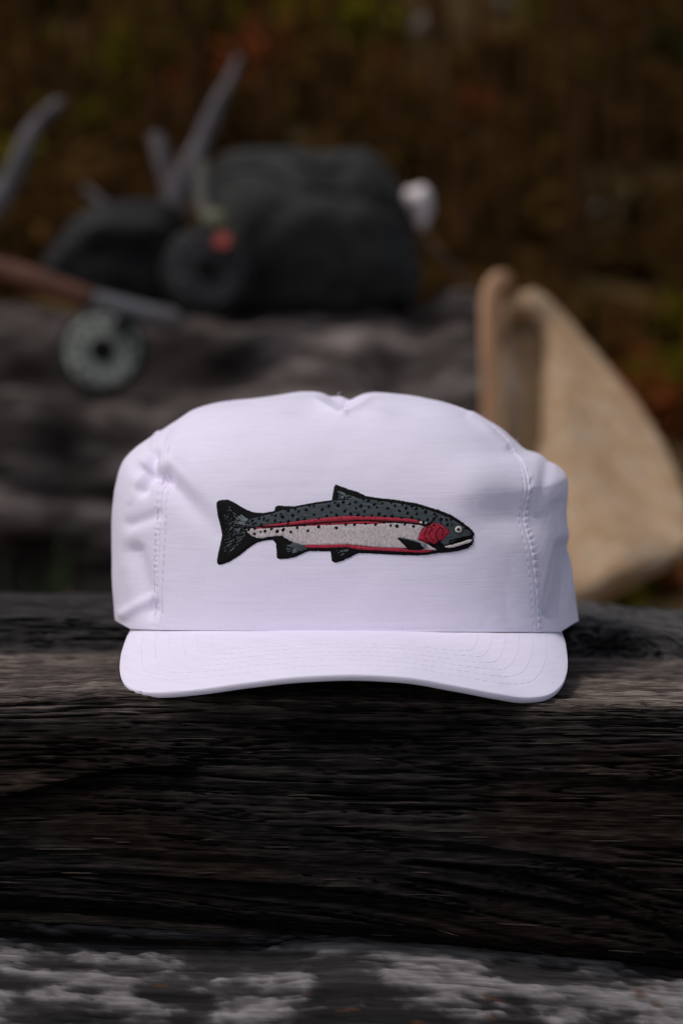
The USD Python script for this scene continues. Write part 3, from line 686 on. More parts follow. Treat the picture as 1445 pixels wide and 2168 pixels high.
SA = [(455, 498, 16), (420, 525, 12), (490, 525, 12), (465, 535, 12), (525, 478, 16), (545, 535, 12), (575, 475, 14), (610, 497, 16), (570, 492, 12), (655, 440, 12), (690, 446, 15), (685, 500, 17), (745, 430, 12), (760, 460, 20), (742, 512, 13), (785, 382, 13), (820, 395, 18), (888, 376, 18), (865, 447, 19), (820, 505, 16), (815, 530, 13), (925, 405, 15), (1003, 390, 18), (915, 487, 18), (985, 480, 15), (1035, 345, 14), (1080, 352, 14), (1165, 386, 18), (1083, 437, 17), (1230, 350, 19), (1255, 415, 13), (1210, 450, 15), (1130, 485, 17), (1080, 505, 13), (1293, 315, 14), (1325, 345, 20), (1310, 440, 16), (1380, 310, 17), (1395, 402, 19), (1360, 480, 13), (960, 350, 12),
      (420, 590, 17), (478, 578, 16), (478, 632, 15), (540, 612, 14), (585, 605, 17), (650, 585, 18), (708, 608, 20), (768, 592, 19), (845, 615, 18), (910, 572, 16), (1020, 602, 18), (1128, 562, 16), (1308, 572, 18), (985, 540, 16), (1245, 525, 14), (1405, 537, 15)]
SB = [(28, 312, 17), (95, 330, 18), (155, 312, 17), (232, 282, 15), (285, 297, 17), (210, 350, 20), (160, 374, 15), (290, 362, 16), (345, 335, 19), (372, 366, 14), (42, 404, 17), (105, 430, 19), (182, 440, 19), (245, 405, 15), (235, 460, 13), (320, 445, 14), (392, 430, 19), (390, 292, 13), (425, 323, 15), (515, 318, 15), (480, 373, 19), (450, 450, 14), (555, 348, 17), (525, 452, 17), (600, 400, 17), (630, 335, 13), (620, 470, 15), (668, 372, 19), (682, 422, 16), (725, 352, 14), (770, 378, 18), (725, 464, 15), (775, 430, 16), (795, 488, 14), (835, 372, 14), (865, 408, 19), (845, 510, 14), (885, 488, 16), (955, 430, 14), (990, 395, 13), (945, 480, 15), (1020, 485, 20), (1078, 488, 15), (1120, 488, 14), (1085, 538, 17), (1060, 445, 14), (1130, 540, 13), (950, 545, 18), (1265, 575, 11), (1320, 600, 10), (1020, 520, 12),
      (55, 535, 15), (145, 540, 18), (255, 528, 15), (358, 540, 15), (440, 515, 14), (512, 550, 16), (575, 555, 21), (655, 538, 15), (742, 557, 18)]
sp, r_ = [], np.random.default_rng(5)
for lst, mp in ((SA, A), (SB, B)):
    for x, y, r in lst:
        a0 = r_.uniform(0, 6.28); sx, sy = r_.uniform(0.85, 1.1), r_.uniform(0.85, 1.15); sl = r_.uniform(-0.35, 0.1)
        pts = [(x + r * 1.02 * (sx * math.cos(a) + sl * math.sin(a)), y + r * 1.05 * sy * math.sin(a)) for a in np.linspace(0, 2 * math.pi, 13)[:-1] + a0]
        sp.append(patch_mesh(mp(pts), 0.00035, 0.00080, 0.9, 0.35, int(x + y), 1.3))
part('spots', cat(sp), M_BLACK, fish, smooth=True)
# grey rays of the fins
rays = []
def ray_fan(org, tips, mp, n, rng, w=1.5, lo=0.25, hi=0.93):
    for k in range(n):
        f = (k + rng.uniform(-.3, .3) + 0.5) / n
        tip = np.array([np.interp(f, np.linspace(0, 1, len(tips)), [t[j] for t in tips]) for j in (0, 1)])
        o = np.array(org, float)
        s = rng.uniform(lo, lo + 0.15)
        while s < hi:
            e = min(s + rng.uniform(0.12, 0.36), hi)
            p0, p1 = o + (tip - o) * s, o + (tip - o) * e
            pm = (p0 + p1) / 2 + rng.uniform(-3, 3, 2)
            rays.append(patch_mesh(line_px(mp([tuple(p0), tuple(pm), tuple(p1)]), w * rng.uniform(.7, 1.5), w * rng.uniform(.6, 1.1)), 0.0002, 0.00052, 0.6, 0.2, k, 1.2))
            s = e + rng.uniform(0.02, 0.07)
rr = np.random.default_rng(9)
ray_fan((470, 590), [(190, 310), (150, 420), (160, 520), (180, 620), (160, 700), (150, 790), (150, 890)], A, 25, rr, 1.9, 0.26, 0.95)
ray_fan((500, 560), [(250, 350), (200, 430), (180, 520)], A, 5, rr, 4.2, 0.30, 0.7)
ray_fan((1000, 770), [(745, 720), (745, 790), (760, 850), (840, 850)], A, 9, rr, 2.1, 0.15, 0.8)
ray_fan((1600, 300), [(1300, 180), (1310, 215), (1310, 270)], A, 8, rr, 2.2, 0.1, 0.95)
ray_fan((1440, 790), [(1290, 800), (1290, 840), (1310, 885)], A, 6, rr, 2.0, 0.0, 0.85)
ray_fan((900, 760), [(640, 690), (680, 740), (720, 780)], B, 3, rr, 1.5, 0.2, 0.85)
rays.append(patch_mesh(line_px(B([(620, 680), (740, 705), (860, 738)]), 2.0), 0.0002, 0.0012, 0.6, 0.2, 77, 1.2))
part('fin_rays', cat(rays), M_RAY, fish, smooth=True)
# a few loose thread ends on the crown
for px, py, dx, dy in ((716, 833, 4, -4), (333, 917, -4, -3), (445, 860, -3, -3), (1018, 882, 3, -5), (480, 851, 3, -2), (1092, 932, 4, -3)):
    a = P(px, py, 0.07); bq = P(px + dx, py + dy, 0.07); c_ = P(px + dx * 1.6 + 2, py + dy * 1.2, 0.069)
    part('loose_thread', tube(spline([P(px - dx, py - dy + 2, 0.07), a, a * .4 + bq * .6, a * .3 + c_ * .7], 8), 0.00008, 5), M_STITCH, cap, smooth=True)
#BACKGROUND

# ================================================================== ground and hillside
def ground_z(x, y):
    base = -0.40 + 0.05 * (fbm(np.stack([x * 1.3, y * 1.3, 0 * x], -1), 3, 81) - .5)
    rise = np.maximum(y - 2.6, 0)
    return base + 0.42 * rise ** 1.15 + 0.35 * (fbm(np.stack([x * .5, y * .5, 0 * x + 3], -1), 3, 82) - .5) * smoothstep(2.0, 4.0, y)
gx, gy = np.meshgrid(np.linspace(-9, 9, 150), np.r_[np.linspace(-4, 0.2, 15), np.linspace(0.3, 6, 90), np.linspace(6.2, 20, 60)])
GV = np.stack([gx, gy, ground_z(gx, gy)], -1)
M_SOIL = plain('leaf_litter', (0.055, 0.033, 0.012), 0.95, 7, 0.65, 0.5, dist=0.02, spec=0.1)
part('ground', tmesh(GV, grid_faces(*gx.shape)), M_SOIL, None, smooth=True, label='dark leaf littered ground rising to a hillside', kind='structure')
gm = tmesh(GV, grid_faces(*gx.shape))

def ground_hit(px, py):
    """Where the sight line of a photo pixel meets the hillside."""
    ys = np.linspace(1.2, 18, 800); q = P(px, py, ys); k = np.argmax(q[:, 2] < ground_z(q[:, 0], q[:, 1]))
    return q[k] if k > 0 else q[-1]

def leaves(n, centre, rad, size, rng):
    """Small folded leaves scattered through a clump's volume."""
    c = rng.normal(0, 1, (n, 3)); c /= np.linalg.norm(c, axis=1, keepdims=True); c *= rng.uniform(0.15, 1, (n, 1)) ** 0.5
    c = centre + c * rad
    a = rng.normal(0, 1, (n, 3)); a[:, 2] *= .6; a /= np.linalg.norm(a, axis=1, keepdims=True)
    b = np.cross(a, rng.normal(0, 1, (n, 3))); b /= np.linalg.norm(b, axis=1, keepdims=True)
    s = size * rng.uniform(0.5, 1.4, (n, 1)); nn = np.cross(a, b)
    v = np.stack([c - a * s, c + b * s * .42 + nn * s * .1, c + a * s, c - b * s * .42 + nn * s * .1], 1).reshape(-1, 3)
    i = np.arange(n)[:, None] * 4
    return v, np.vstack([i + [0, 1, 2], i + [0, 2, 3]])

def stems(n, centre, rad, h, rng, r=0.004):
    out = []
    for _ in range(n):
        x, y = centre[0] + rng.normal(0, rad), centre[1] + rng.normal(0, rad)
        z = float(ground_z(np.array(x), np.array(y)))
        lean = rng.normal(0, .22, 2); hh = h * rng.uniform(.6, 1.3)
        pts = np.array([[x + lean[0] * t * hh, y + lean[1] * t * hh, z - .02 + t * hh] for t in (0, .35, .7, 1)]) + rng.normal(0, .012, (4, 3))
        out.append(tube(pts, [r, r * .8, r * .6, r * .3], 5))
    return out

def undergrowth(name, label, col, spots, seed, size=0.03, dens=1.0, vary=0.5, stem=3):
    rng = np.random.default_rng(seed); vs, fs, k, st = [], [], 0, []
    for px, py, rp, n in spots:
        if min(math.hypot(px - a, (py - b) * .8) for a, b in ((900, 72), (1270, 455), (1065, 20))) < rp + 12: continue
        g = ground_hit(px, py); d = g[1] - EYE[1]; rad = rp * d / FPX
        c = g + np.array([0, -0.3 * rad, 0.25 * rad])
        v, f = leaves(int(n * dens), c, np.array([rad, rad * .7, rad * .8]), size, rng)
        vs.append(v); fs.append(f + k); k += len(v)
        st += stems(stem, g, rad * .5, rad * 1.6, rng)
    m = trimesh.Trimesh(np.vstack(vs), np.vstack(fs), process=False)
    part(name, cat([m] + st) if st else m, plain(name + '_look', col, 0.7, 9, vary, spec=0.0, transl=0.25), None, label=label, kind='stuff')

rg = np.random.default_rng(21)
und = lambda pts, r=(60, 110), n=(260, 420): [(x + rg.uniform(-18, 18), y + rg.uniform(-18, 18), rg.uniform(*r), rg.integers(*n)) for x, y in pts]
brown = [(rg.uniform(-120, 1580), rg.uniform(-170, 780)) for _ in range(190)]
undergrowth('brown_brush', 'dark brown dying brush covering the hillside', (0.092, 0.049, 0.015), und(brown, (60, 150), (220, 420)), 31, 0.03)
undergrowth('olive_brush', 'olive green leafy patches in the blurred hillside brush', (0.130, 0.108, 0.010), und([(330, 130), (300, 200), (140, 320), (210, 290), (60, 380), (640, 110), (760, 95), (1170, 120), (1205, 190), (1190, 30), (1000, 100), (90, 150), (430, 130), (1420, 740), (1430, 870), (1300, 1240), (1250, 1310), (1240, 590)], (80, 130), (240, 400)), 32, 0.03)
undergrowth('rust_brush', 'rust red autumn leaves scattered over the hillside', (0.21, 0.058, 0.020), und([(560, 110), (535, 165), (600, 140), (380, 240), (830, 270), (800, 300), (700, 30), (900, 130), (770, 180), (1390, 830), (1360, 900), (1020, 250), (1330, 160), (1430, 300), (480, 60), (1350, 1250)], (60, 110), (90, 170)), 33, 0.026)
undergrowth('dark_brush', 'almost black evergreen growth at the top of the hillside', (0.036, 0.030, 0.009), und([(x, y) for x in range(-60, 1560, 130) for y in (-140, -60, 10)] + [(1400, 60), (1420, 160), (1380, 500), (1290, 420), (1160, 420), (440, 40), (300, 40)], (70, 120), (300, 420)), 34, 0.035)
# dry stalks and a few pale stones
rs_ = np.random.default_rng(41); sk = []
for k in range(44):
    px = rs_.uniform(-60, 1500); g = ground_hit(px, rs_.uniform(330, 700)); h = rs_.uniform(.4, 1.3)
    lean = rs_.normal(0, .12, 2); sk.append(tube(np.array([[g[0] + lean[0] * t * h, g[1] + lean[1] * t * h, g[2] - .03 + t * h] for t in (0, .4, .75, 1)]), [.013, .011, .008, .004], 6))
part('dry_stalks', cat(sk), plain('stalk_look', (0.050, 0.024, 0.010), .9, 20, .4, spec=0), None, label='thin reddish brown stalks standing in the hillside brush', kind='stuff')

def stone(px, py, rpx, lab, col, seed):
    g = ground_hit(px, py); d = g[1] - EYE[1]; r = rpx * d / FPX
    m = trimesh.creation.icosphere(3, 1.0); v = m.vertices * (1 + 0.5 * (fbm(m.vertices * 1.4 + seed, 3, seed) - .5))[:, None] * np.array([1, .8, .75]) * r
    part('stone', trimesh.Trimesh(v + g + [0, -1.2 * r, 0.4 * r], m.faces, process=False), plain(f'stone_look_{seed}', col, .9, 30, .3, .4), None, smooth=True, label=lab, category='stone')
stone(900, 72, 30, 'pale rounded stone high on the hillside above the bag', (0.13, 0.11, 0.095), 3)
stone(1270, 455, 22, 'small greenish grey stone out in the brush right of the bag', (0.085, 0.085, 0.078), 5)
stone(1065, 20, 20, 'dull stone at the top edge of the hillside', (0.09, 0.075, 0.06), 8)
M_DEAD = plain('dead_wood', (0.105, 0.092, 0.100), .85, 40, .4, .5, scale3=(1, 1, 1), dist=.003)
def limb(pts, r, seed, n=40, seg=18, lump=0.42):
    q = spline(pts, n); rr_ = np.interp(np.linspace(0, 1, n), np.linspace(0, 1, len(r)), r)
    q = q + (fbm(q * 9 + seed, 2, seed)[:, None] - .5) * rr_[:, None] * .6
    m = tube(q, rr_, seg); nv = m.vertex_normals
    m.vertices = m.vertices + nv * ((fbm(m.vertices * np.array([40, 40, 18]) + seed, 3, seed) - .5) * lump * np.median(rr_) * 2)[:, None]
    return m

# ================================================================== the far log
LY = 1.78; LRAD = 0.235
XB = np.linspace(-1.6, P(1108, 700, 1.6)[0], 520); PB = np.linspace(0, 2 * math.pi, 261)[:-1]
bx, bp = np.meshgrid(XB, PB)
bl_ = bp * LRAD
ztb = lerp(px_at(bx, LY), [(-900, 640), (0, 640), (200, 652), (420, 664), (880, 664), (960, 640), (1080, 628), (1200, 640)])
zcb = P(px_at(bx, LY), ztb, LY)[..., 2] - LRAD
pb3 = np.stack([bx, np.sin(bp) * LRAD, np.cos(bp) * LRAD], -1)
k1 = fbm(pb3 * np.array([6.0, 11, 11]), 3, 91); k2 = .6 * fbm(pb3 * np.array([6, 34, 34]), 4, 92) + .4 * fbm(pb3 * 14, 4, 97); k3 = fbm(pb3 * np.array([9, 200, 200]), 3, 93)
pb_ = proj(np.stack([bx, LY - LRAD * np.sin(bp), zcb + LRAD * np.cos(bp)], -1)); qx, qy = pb_[..., 0], pb_[..., 1]
facing = np.sin(bp) > 0
rb = LRAD + 0.034 * (k1 - .5) + 0.040 * (k2 - .5) + .016 * (k3 - .5) + .03 * (fbm(pb3 * 24, 3, 99) - .5)
for (ax, ay, rx, ry, dd) in ((850, 790, 90, 45, .05), (250, 960, 90, 40, .03), (30, 720, 70, 60, -.012), (60, 900, 80, 60, -.02), (130, 1010, 60, 70, .02), (240, 1080, 70, 60, .03), (60, 1200, 90, 50, .05), (370, 1010, 80, 60, .02)):
    rb = rb - dd * np.exp(-((qx - ax) / rx) ** 2 - ((qy - ay) / ry) ** 2) * facing
endf = smoothstep(XB[-1], XB[-1] - 0.05, bx)
rb = rb * (0.80 + 0.20 * endf ** .5)
BV = np.stack([bx, LY - rb * np.sin(bp), zcb + rb * np.cos(bp)], -1)
lo, hi = np.array([0.010, 0.0072, 0.0068]), np.array([0.175, 0.146, 0.138])
kt = np.clip(.46 + 2.6 * (k2 - .5) + 0.9 * (k3 - .5), 0, 1)[..., None] * (.12 + 1.05 * np.clip(.5 + 3.6 * (k1 - .5), 0, 1)[..., None])
k5 = fbm(pb3 * np.array([26, 44, 44]), 4, 98)
kt = kt * (.45 + 1.1 * np.clip(.5 + 3.0 * (k5 - .5), 0, 1)[..., None])
BT = lo + (hi - lo) * kt
bf = tri(grid_faces(len(PB), len(XB)))
wr = np.stack([np.arange(len(XB) - 1), np.arange(len(XB) - 1) + 1, np.arange(len(XB) - 1) + 1 + (len(PB) - 1) * len(XB), np.arange(len(XB) - 1) + (len(PB) - 1) * len(XB)], 1)
wr = tri(wr[:, ::-1][:, [1, 0, 3, 2]][:, ::-1]) if False else tri(wr)
nb = len(PB) * len(XB)
capv = np.array([[XB[-1], LY, zcb[0, -1]]]); ends = np.arange(len(PB)) * len(XB) + len(XB) - 1
capf = np.stack([np.full(len(PB), nb), ends, np.roll(ends, -1)], 1)
far_log = new('fallen_log', 'big grey weathered log lying behind the cap, with bags and a rod on it', 'log', (0, LY, -0.1))
bm = trimesh.Trimesh(np.vstack([BV.reshape(-1, 3), capv]), np.vstack([bf[:, ::-1], wr, capf]), process=False)
if bm.volume < 0: bm.invert()
part('log_trunk', bm, attr_wood('far_log_wood', .9, (12, 90, 90), .5, .4, .004), far_log, smooth=True, prim={'tone': np.vstack([BT.reshape(-1, 3), [[.05, .04, .035]]])})

# ------------------------------------------------------------------ dead branches
YBR = 2.05
def br(pts, rpx, seed, Y=YBR):
    w = [P(a, b, Y + (c if len(q) > 2 else 0)) for q in pts for a, b, c in [(q + (0,))[:3]]]
    return limb(w, [.86 * r * (Y - EYE[1]) / FPX for r in rpx], seed)
b1 = new('dead_branch', 'bare dark grey branch rising at the left edge of the view', 'branch', P(-60, 540, 1.9))
part('limb', br([(-160, 700), (-60, 520), (20, 380), (72, 268)], [34, 31, 26, 19], 5, 1.9), M_DEAD, b1, smooth=True)
part('twig', br([(66, 280), (98, 240), (134, 212)], [19, 15, 10], 6, 1.9), M_DEAD, b1, smooth=True)
b2 = new('dead_branch', 'pale grey forked branch standing behind the two bags', 'branch', P(380, 640, YBR))
part('limb', br([(330, 760), (362, 480), (392, 375), (440, 262), (482, 178), (506, 118)], [34, 32, 30, 26, 19, 9], 7), M_DEAD, b2, smooth=True)
part('twig', br([(372, 430), (352, 360), (338, 312), (328, 284)], [24, 22, 20, 15], 8), M_DEAD, b2, smooth=True)
b3 = new('dead_branch', 'short grey stub poking up behind the small left bag', 'branch', P(240, 480, YBR))
part('limb', br([(270, 560), (222, 440), (196, 412), (176, 396)], [18, 16, 14, 10], 9), M_DEAD, b3, smooth=True)
tw = new('twig', 'thin reddish twig slanting down from the bag toward the net', 'twig', P(940, 580, 1.9))
part('limb', br([(905, 510), (950, 555), (1010, 610)], [7, 6, 5], 10, 1.95), plain('red_twig', (.075, .042, .030), .8, 40, .3), tw, smooth=True)

# ------------------------------------------------------------------ soft goods: an outline in the photo filled out to a real body
def inflate(pts, Y, thick, gap=7.0, power=0.5, lump=0.0, seed=0, dmax=None, sculpt_=None, back=1.0):
    q = resample(np.array(list(pts) + [pts[0]], float), gap)[:-1]
    q = np.stack([gaussian_filter1d(q[:, k], 2.0, mode='wrap') for k in (0, 1)], 1)
    poly = Polygon(q).buffer(0); x0, y0, x1, y1 = poly.bounds
    g = np.stack(np.meshgrid(np.arange(x0, x1, gap), np.arange(y0, y1, gap)), -1).reshape(-1, 2)
    g = g[shapely.contains_xy(poly.buffer(-gap * .45), g[:, 0], g[:, 1])]
    p2 = np.vstack([q, g]); t = Delaunay(p2).simplices; c = p2[t].mean(1); t = t[shapely.contains_xy(poly, c[:, 0], c[:, 1])]
    d = np.r_[np.zeros(len(q)), shapely.distance(shapely.points(g), poly.exterior)]
    dm = dmax or d.max(); u = np.clip(d / dm, 0, 1)
    h = (1 - (1 - u) ** 2) ** power * thick / 2
    w = P(p2[:, 0], p2[:, 1], Y(p2[:, 0], p2[:, 1]) if callable(Y) else Y)
    nn = fbm(w * 14 + seed, 3, seed) - .5
    f = h * (1 + lump * nn * 2)
    if sculpt_ is not None: f = f + sculpt_(p2[:, 0], p2[:, 1]) * u
    vf = w - np.array([0, 1, 0]) * f[:, None]; vb = w + np.array([0, 1, 0]) * (h * back)[:, None]
    n, nbd = len(p2), len(q)
    vb_in = vb[nbd:]; idx = np.r_[np.arange(nbd), n + np.arange(n - nbd)]
    m = trimesh.Trimesh(np.vstack([vf, vb_in]), np.vstack([t, idx[t][:, ::-1]]), process=False)
    trimesh.repair.fix_normals(m)
    return m
def strip(pts, Y, wpx, tpx, off=0.0):
    w = np.array([P(a, b, (c if len(q) > 2 else Y)) for q in pts for a, b, c in [(tuple(q) + (Y,))[:3]]])
    sc = (Y - EYE[1]) / FPX
    return tube(spline(w, 30), wpx * sc / 2, 12, flat=tpx / wpx, up=(0, 1, 0))
M_BAG = plain('dark_nylon', (0.034, 0.034, 0.033), .85, 26, .4, .6, spec=.1, dist=.006)
M_BAG2 = plain('charcoal_nylon', (0.021, 0.021, 0.021), .85, 30, .4, .6, spec=.1, dist=.006)
M_WEB = plain('black_webbing', (0.007, 0.007, 0.0075), .9, 60, .3, spec=.08)
M_TRIM = plain('grey_trim', (0.050, 0.048, 0.047), .7, 40, .3, spec=.3)
bagY = 1.76
bag = new('gear_bag', 'large dark grey padded gear bag lying on the far log', 'bag', P(650, 660, bagY))
BAGP = [(425, 655), (412, 600), (416, 520), (428, 430), (440, 368), (462, 332), (500, 314), (600, 312), (690, 322), (735, 314), (775, 314), (812, 338), (842, 384), (866, 440), (885, 520), (892, 600), (876, 655), (800, 672), (600, 676)]
bsc = lambda x, y: 0.012 * np.exp(-((y - 335) / 22) ** 2) - 0.010 * np.exp(-((y - lerp(x, [(400, 395), (560, 360), (650, 420), (900, 470)])) / 20) ** 2) - .012 * np.exp(-((x - 690) / 40) ** 2 - ((y - 360) / 14) ** 2) + .014 * np.exp(-((y - 480) / 70) ** 2) - .02 * np.exp(-((y - 630) / 40) ** 2)
part('body', inflate(BAGP, bagY, .20, 7, .5, .25, 3, 120, bsc), M_BAG, bag, smooth=True)
part('handle', strip([(600, 330, bagY - .06), (640, 352, bagY - .085), (690, 358, bagY - .088), (730, 338, bagY - .07)], bagY, 18, 8), M_WEB, bag, smooth=True)
part('zip_trim', strip([(455, 372, bagY - .075), (540, 352, bagY - .088), (600, 368, bagY - .098), (660, 415, bagY - .108), (760, 440, bagY - .108), (860, 470, bagY - .07)], bagY, 10, 7), M_TRIM, bag, smooth=True)
part('strap', strip([(428, 340, bagY - .055), (424, 395, bagY - .075), (430, 440, bagY - .09), (450, 470, bagY - .105)], bagY, 26, 8), plain('grey_strap', (.075, .070, .060), .8, 60, .2), bag, smooth=True)
part('white_tuft', inflate([(852, 404), (862, 394), (876, 400), (888, 388), (904, 392), (908, 402), (917, 412), (912, 432), (920, 446), (908, 458), (906, 478), (896, 496), (884, 490), (878, 466), (866, 448), (856, 428)], bagY - .03, .06, 4, .5, 1.5, 9), plain('white_fleece', (.70, .62, .63), .9, 60, .15, .5), bag, smooth=True, label='small white tuft at the right end')
clip = new('clip', 'small olive clip hanging at the left front of the gear bag', 'clip', P(455, 465, 1.6))
part('body', inflate([(430, 452), (446, 440), (470, 442), (484, 460), (480, 486), (456, 494), (434, 484)], 1.62, .018, 4, .5, .1, 4), plain('olive_plastic', (.125, .118, .070), .5, 40, .15), clip, smooth=True)
part('ring', tube(np.array([P(457 + 14 * math.cos(a), 438 + 12 * math.sin(a), 1.62) for a in np.linspace(0, 6.28, 20)]), .0018, 6), M_TRIM, clip, smooth=True)
pouch = new('pouch', 'smaller black rounded pouch left of the gear bag on the far log', 'pouch', P(240, 650, 1.76))
PCH = [(88, 600), (86, 560), (112, 520), (150, 470), (190, 436), (250, 424), (330, 420), (372, 430), (398, 470), (410, 540), (408, 640), (330, 668), (200, 660)]
part('body', inflate(PCH, 1.77, .17, 7, .5, .25, 7, 95, lambda x, y: .012 * np.exp(-((x - 250) / 60) ** 2 - ((y - 495) / 25) ** 2) - .012 * np.exp(-((y - lerp(x, [(80, 560), (250, 470), (420, 520)]) - 55) / 16) ** 2)), M_BAG2, pouch, smooth=True)
part('zip_trim', strip([(112, 560, 1.70), (160, 500, 1.685), (240, 466, 1.675), (330, 470, 1.675), (390, 520, 1.70)], 1.7, 9, 6), M_TRIM, pouch, smooth=True)

# ------------------------------------------------------------------ rod and reels
def disc(c, n, r0, r1, th, seg=64, bev=0.12):
    """A flat ring with bevelled edges, facing n."""
    prof = np.array([(r0, -th / 2), (r0, th / 2), (r1 - bev * th, th / 2), (r1, th / 2 - bev * th), (r1, -th / 2), (r0, -th / 2)])
    m = trimesh.creation.revolve(prof[::-1], sections=seg)
    n = np.array(n, float) / np.linalg.norm(n)
    m.apply_transform(trimesh.geometry.align_vectors([0, 0, 1], n)); m.apply_translation(c); trimesh.repair.fix_normals(m)
    return m
REELN = np.array([0.12, -1.0, 0.12]); REELN /= np.linalg.norm(REELN)
def reel(name, label, px, py, Y, rpx, face, frame, knobpos, knobmat, parts_extra=None):
    c = P(px, py, Y); sc = (Y - EYE[1]) / FPX; r = rpx * sc
    t = new(name, label, 'fishing reel', c)
    part('frame', disc(c + REELN * -.012, REELN, r * .30, r * 1.2, .030), frame, t)
    part('spool', disc(c + REELN * .006, REELN, r * .30, r * .97, .010), face, t)
    e1 = np.cross(REELN, [0, 0, 1]); e1 /= np.linalg.norm(e1); e2 = np.cross(e1, REELN)
    for k in range(22):                                          # the spool's lightening slots, as raised webs between them
        a = k / 14 * 2 * math.pi
        d = e1 * math.cos(a) + e2 * math.sin(a)
        part('spoke', tube([c + d * r * .36 + REELN * .0115, c + d * r * .62 + REELN * .0125, c + d * r * .9 + REELN * .0115], r * .035, 6), face, t)
    hole = cat([disc(c + REELN * .0117 + (e1 * math.cos(k / 11 * 2 * math.pi) + e2 * math.sin(k / 11 * 2 * math.pi)) * r * .80, REELN, .0005, r * .085, .0012, 14) for k in range(11)])
    part('spool_holes', hole, M_WEB, t)
    part('hub', disc(c + REELN * .010, REELN, .0015, r * .33, .013, 32), M_WEB, t)
    d = e1 * math.cos(knobpos) + e2 * math.sin(knobpos)
    kk = trimesh.creation.cylinder(radius=r * .21, height=.022, sections=24); kk.apply_transform(trimesh.geometry.align_vectors([0, 0, 1], REELN)); kk.apply_translation(c + d * r * .80 + REELN * .020)
    part('knob', kk, knobmat, t, smooth=40)
    foot = tube([c - REELN * .01 + np.array([0, 0, r]), c - REELN * .01 + np.array([.004, 0, r * 1.28])], .006, 10)
    part('foot', foot, frame, t, smooth=40)
    return t
M_PALE = plain('pale_spool', (.30, .315, .285), .45, 60, .25, spec=.4)
M_GUN = plain('gunmetal', (.014, .014, .015), .5, 60, .2, spec=.2)
M_GUN2 = plain('grey_spool', (.042, .040, .045), .5, 60, .3, spec=.3)
reel('fly_reel', 'pale green grey fly reel hanging below the rod handle in front of the far log', 216, 744, 1.47, 79, M_PALE, M_GUN, math.radians(45) + math.pi * 0 if False else math.radians(130), M_WEB)
reel('fly_reel', 'dark fly reel with a red knob leaning against the gear bag', 438, 572, 1.60, 78, M_GUN2, M_GUN, math.radians(118), plain('red_knob', (.40, .075, .055), .5, 60, .1))
rod = new('fishing_rod', 'fishing rod with brown wooden handle and grey reel seat laid on the far log', 'fishing rod', P(190, 630, 1.5))
rp = lambda a, b: P(a, b, 1.50)
part('handle', tube(spline([rp(-420, 470), rp(-200, 520), rp(-60, 556), rp(60, 590), rp(140, 616), rp(196, 634)], 40), np.interp(np.linspace(0, 1, 40), [0, .5, .8, 1], [.011, .013, .014, .0115]), 18), plain('brown_wood', (.095, .034, .016), .5, 50, .35, .2, spec=.4), rod, smooth=True)
part('reel_seat', tube(spline([rp(190, 632), rp(260, 650), rp(330, 668)], 20), .0105, 18), plain('dull_silver', (.125, .118, .130), .45, 60, .15, metallic=.3), rod, smooth=True)
part('butt_cap', tube(spline([rp(328, 667), rp(352, 674), rp(386, 683)], 12), [.0118] * 9 + [.011, .008, .003], 18), plain('butt_cap_look', (.085, .078, .080), .5, 60, .15), rod, smooth=True)

# ------------------------------------------------------------------ landing net leaning on the log's end
NYY = 1.30
net = new('landing_net', 'tan mesh landing net with a wooden rim hung over the end of the far log', 'landing net', P(1060, 900, NYY))
M_RIM = plain('honey_wood', (.50, .28, .16), .45, 30, .35, .15, spec=.4, scale3=(1, 1, .2))
rimL = [(1046, 1080), (1040, 900), (1038, 760), (1036, 660), (1042, 612), (1058, 592)]
rimw = [P(a, b, NYY) for a, b in rimL] + [P(1066, 600, NYY + .04), P(1056, 650, NYY + .10), P(1048, 760, NYY + .15), P(1046, 900, NYY + .17), P(1046, 1080, NYY + .16)]
sc = (NYY - EYE[1]) / FPX
part('rim', tube(spline(rimw, 90), 21 * sc, 16, flat=.55, up=(0, 1, 0.01)), M_RIM, net, smooth=True)
M_NET = usdkit.material(stage, '/World/Looks/tan_mesh', {
    'g': ('geometry', {}), 'v': ('voronoi_texture', {'scale': 330.0}), 'n': ('noise_texture', {'scale': 34.0, 'detail': 5.0}), 'n2': ('noise_texture', {'scale': 330.0, 'detail': 2.0}),
    'r': ('rgb_ramp', {'ramp': [(.3, (.80, .56, .34)), (.5, (.90, .68, .47)), (.7, (.92, .76, .58))]}),
    'r2': ('map_range', {'from_min': .3, 'from_max': .7, 'to_min': .55, 'to_max': 1.2, 'clamp': True}), 'cx': ('combine_xyz', {}), 'mul': ('mix_color', {'blend_type': 'multiply', 'fac': 1.0}),
    'b': ('bump', {'strength': .6, 'distance': .002}), 'p': ('principled_bsdf', {'roughness': .85, 'specular_ior_level': .2}), 't': ('translucent_bsdf', {}), 'mx': ('mix_closure', {'fac': .4})},
    [('g.position', 'v.vector'), ('g.position', 'n.vector'), ('g.position', 'n2.vector'), ('n.fac', 'r.fac'), ('n2.fac', 'r2.value'), ('r2.result', 'cx.x'), ('r2.result', 'cx.y'), ('r2.result', 'cx.z'), ('r.color', 'mul.a'), ('cx.vector', 'mul.b'),
     ('mul.result', 'p.base_color'), ('mul.result', 't.color'), ('v.distance', 'b.height'), ('b.normal', 'p.normal'), ('p.BSDF', 'mx.closure1'), ('t.BSDF', 'mx.closure2')], surface='mx.closure')
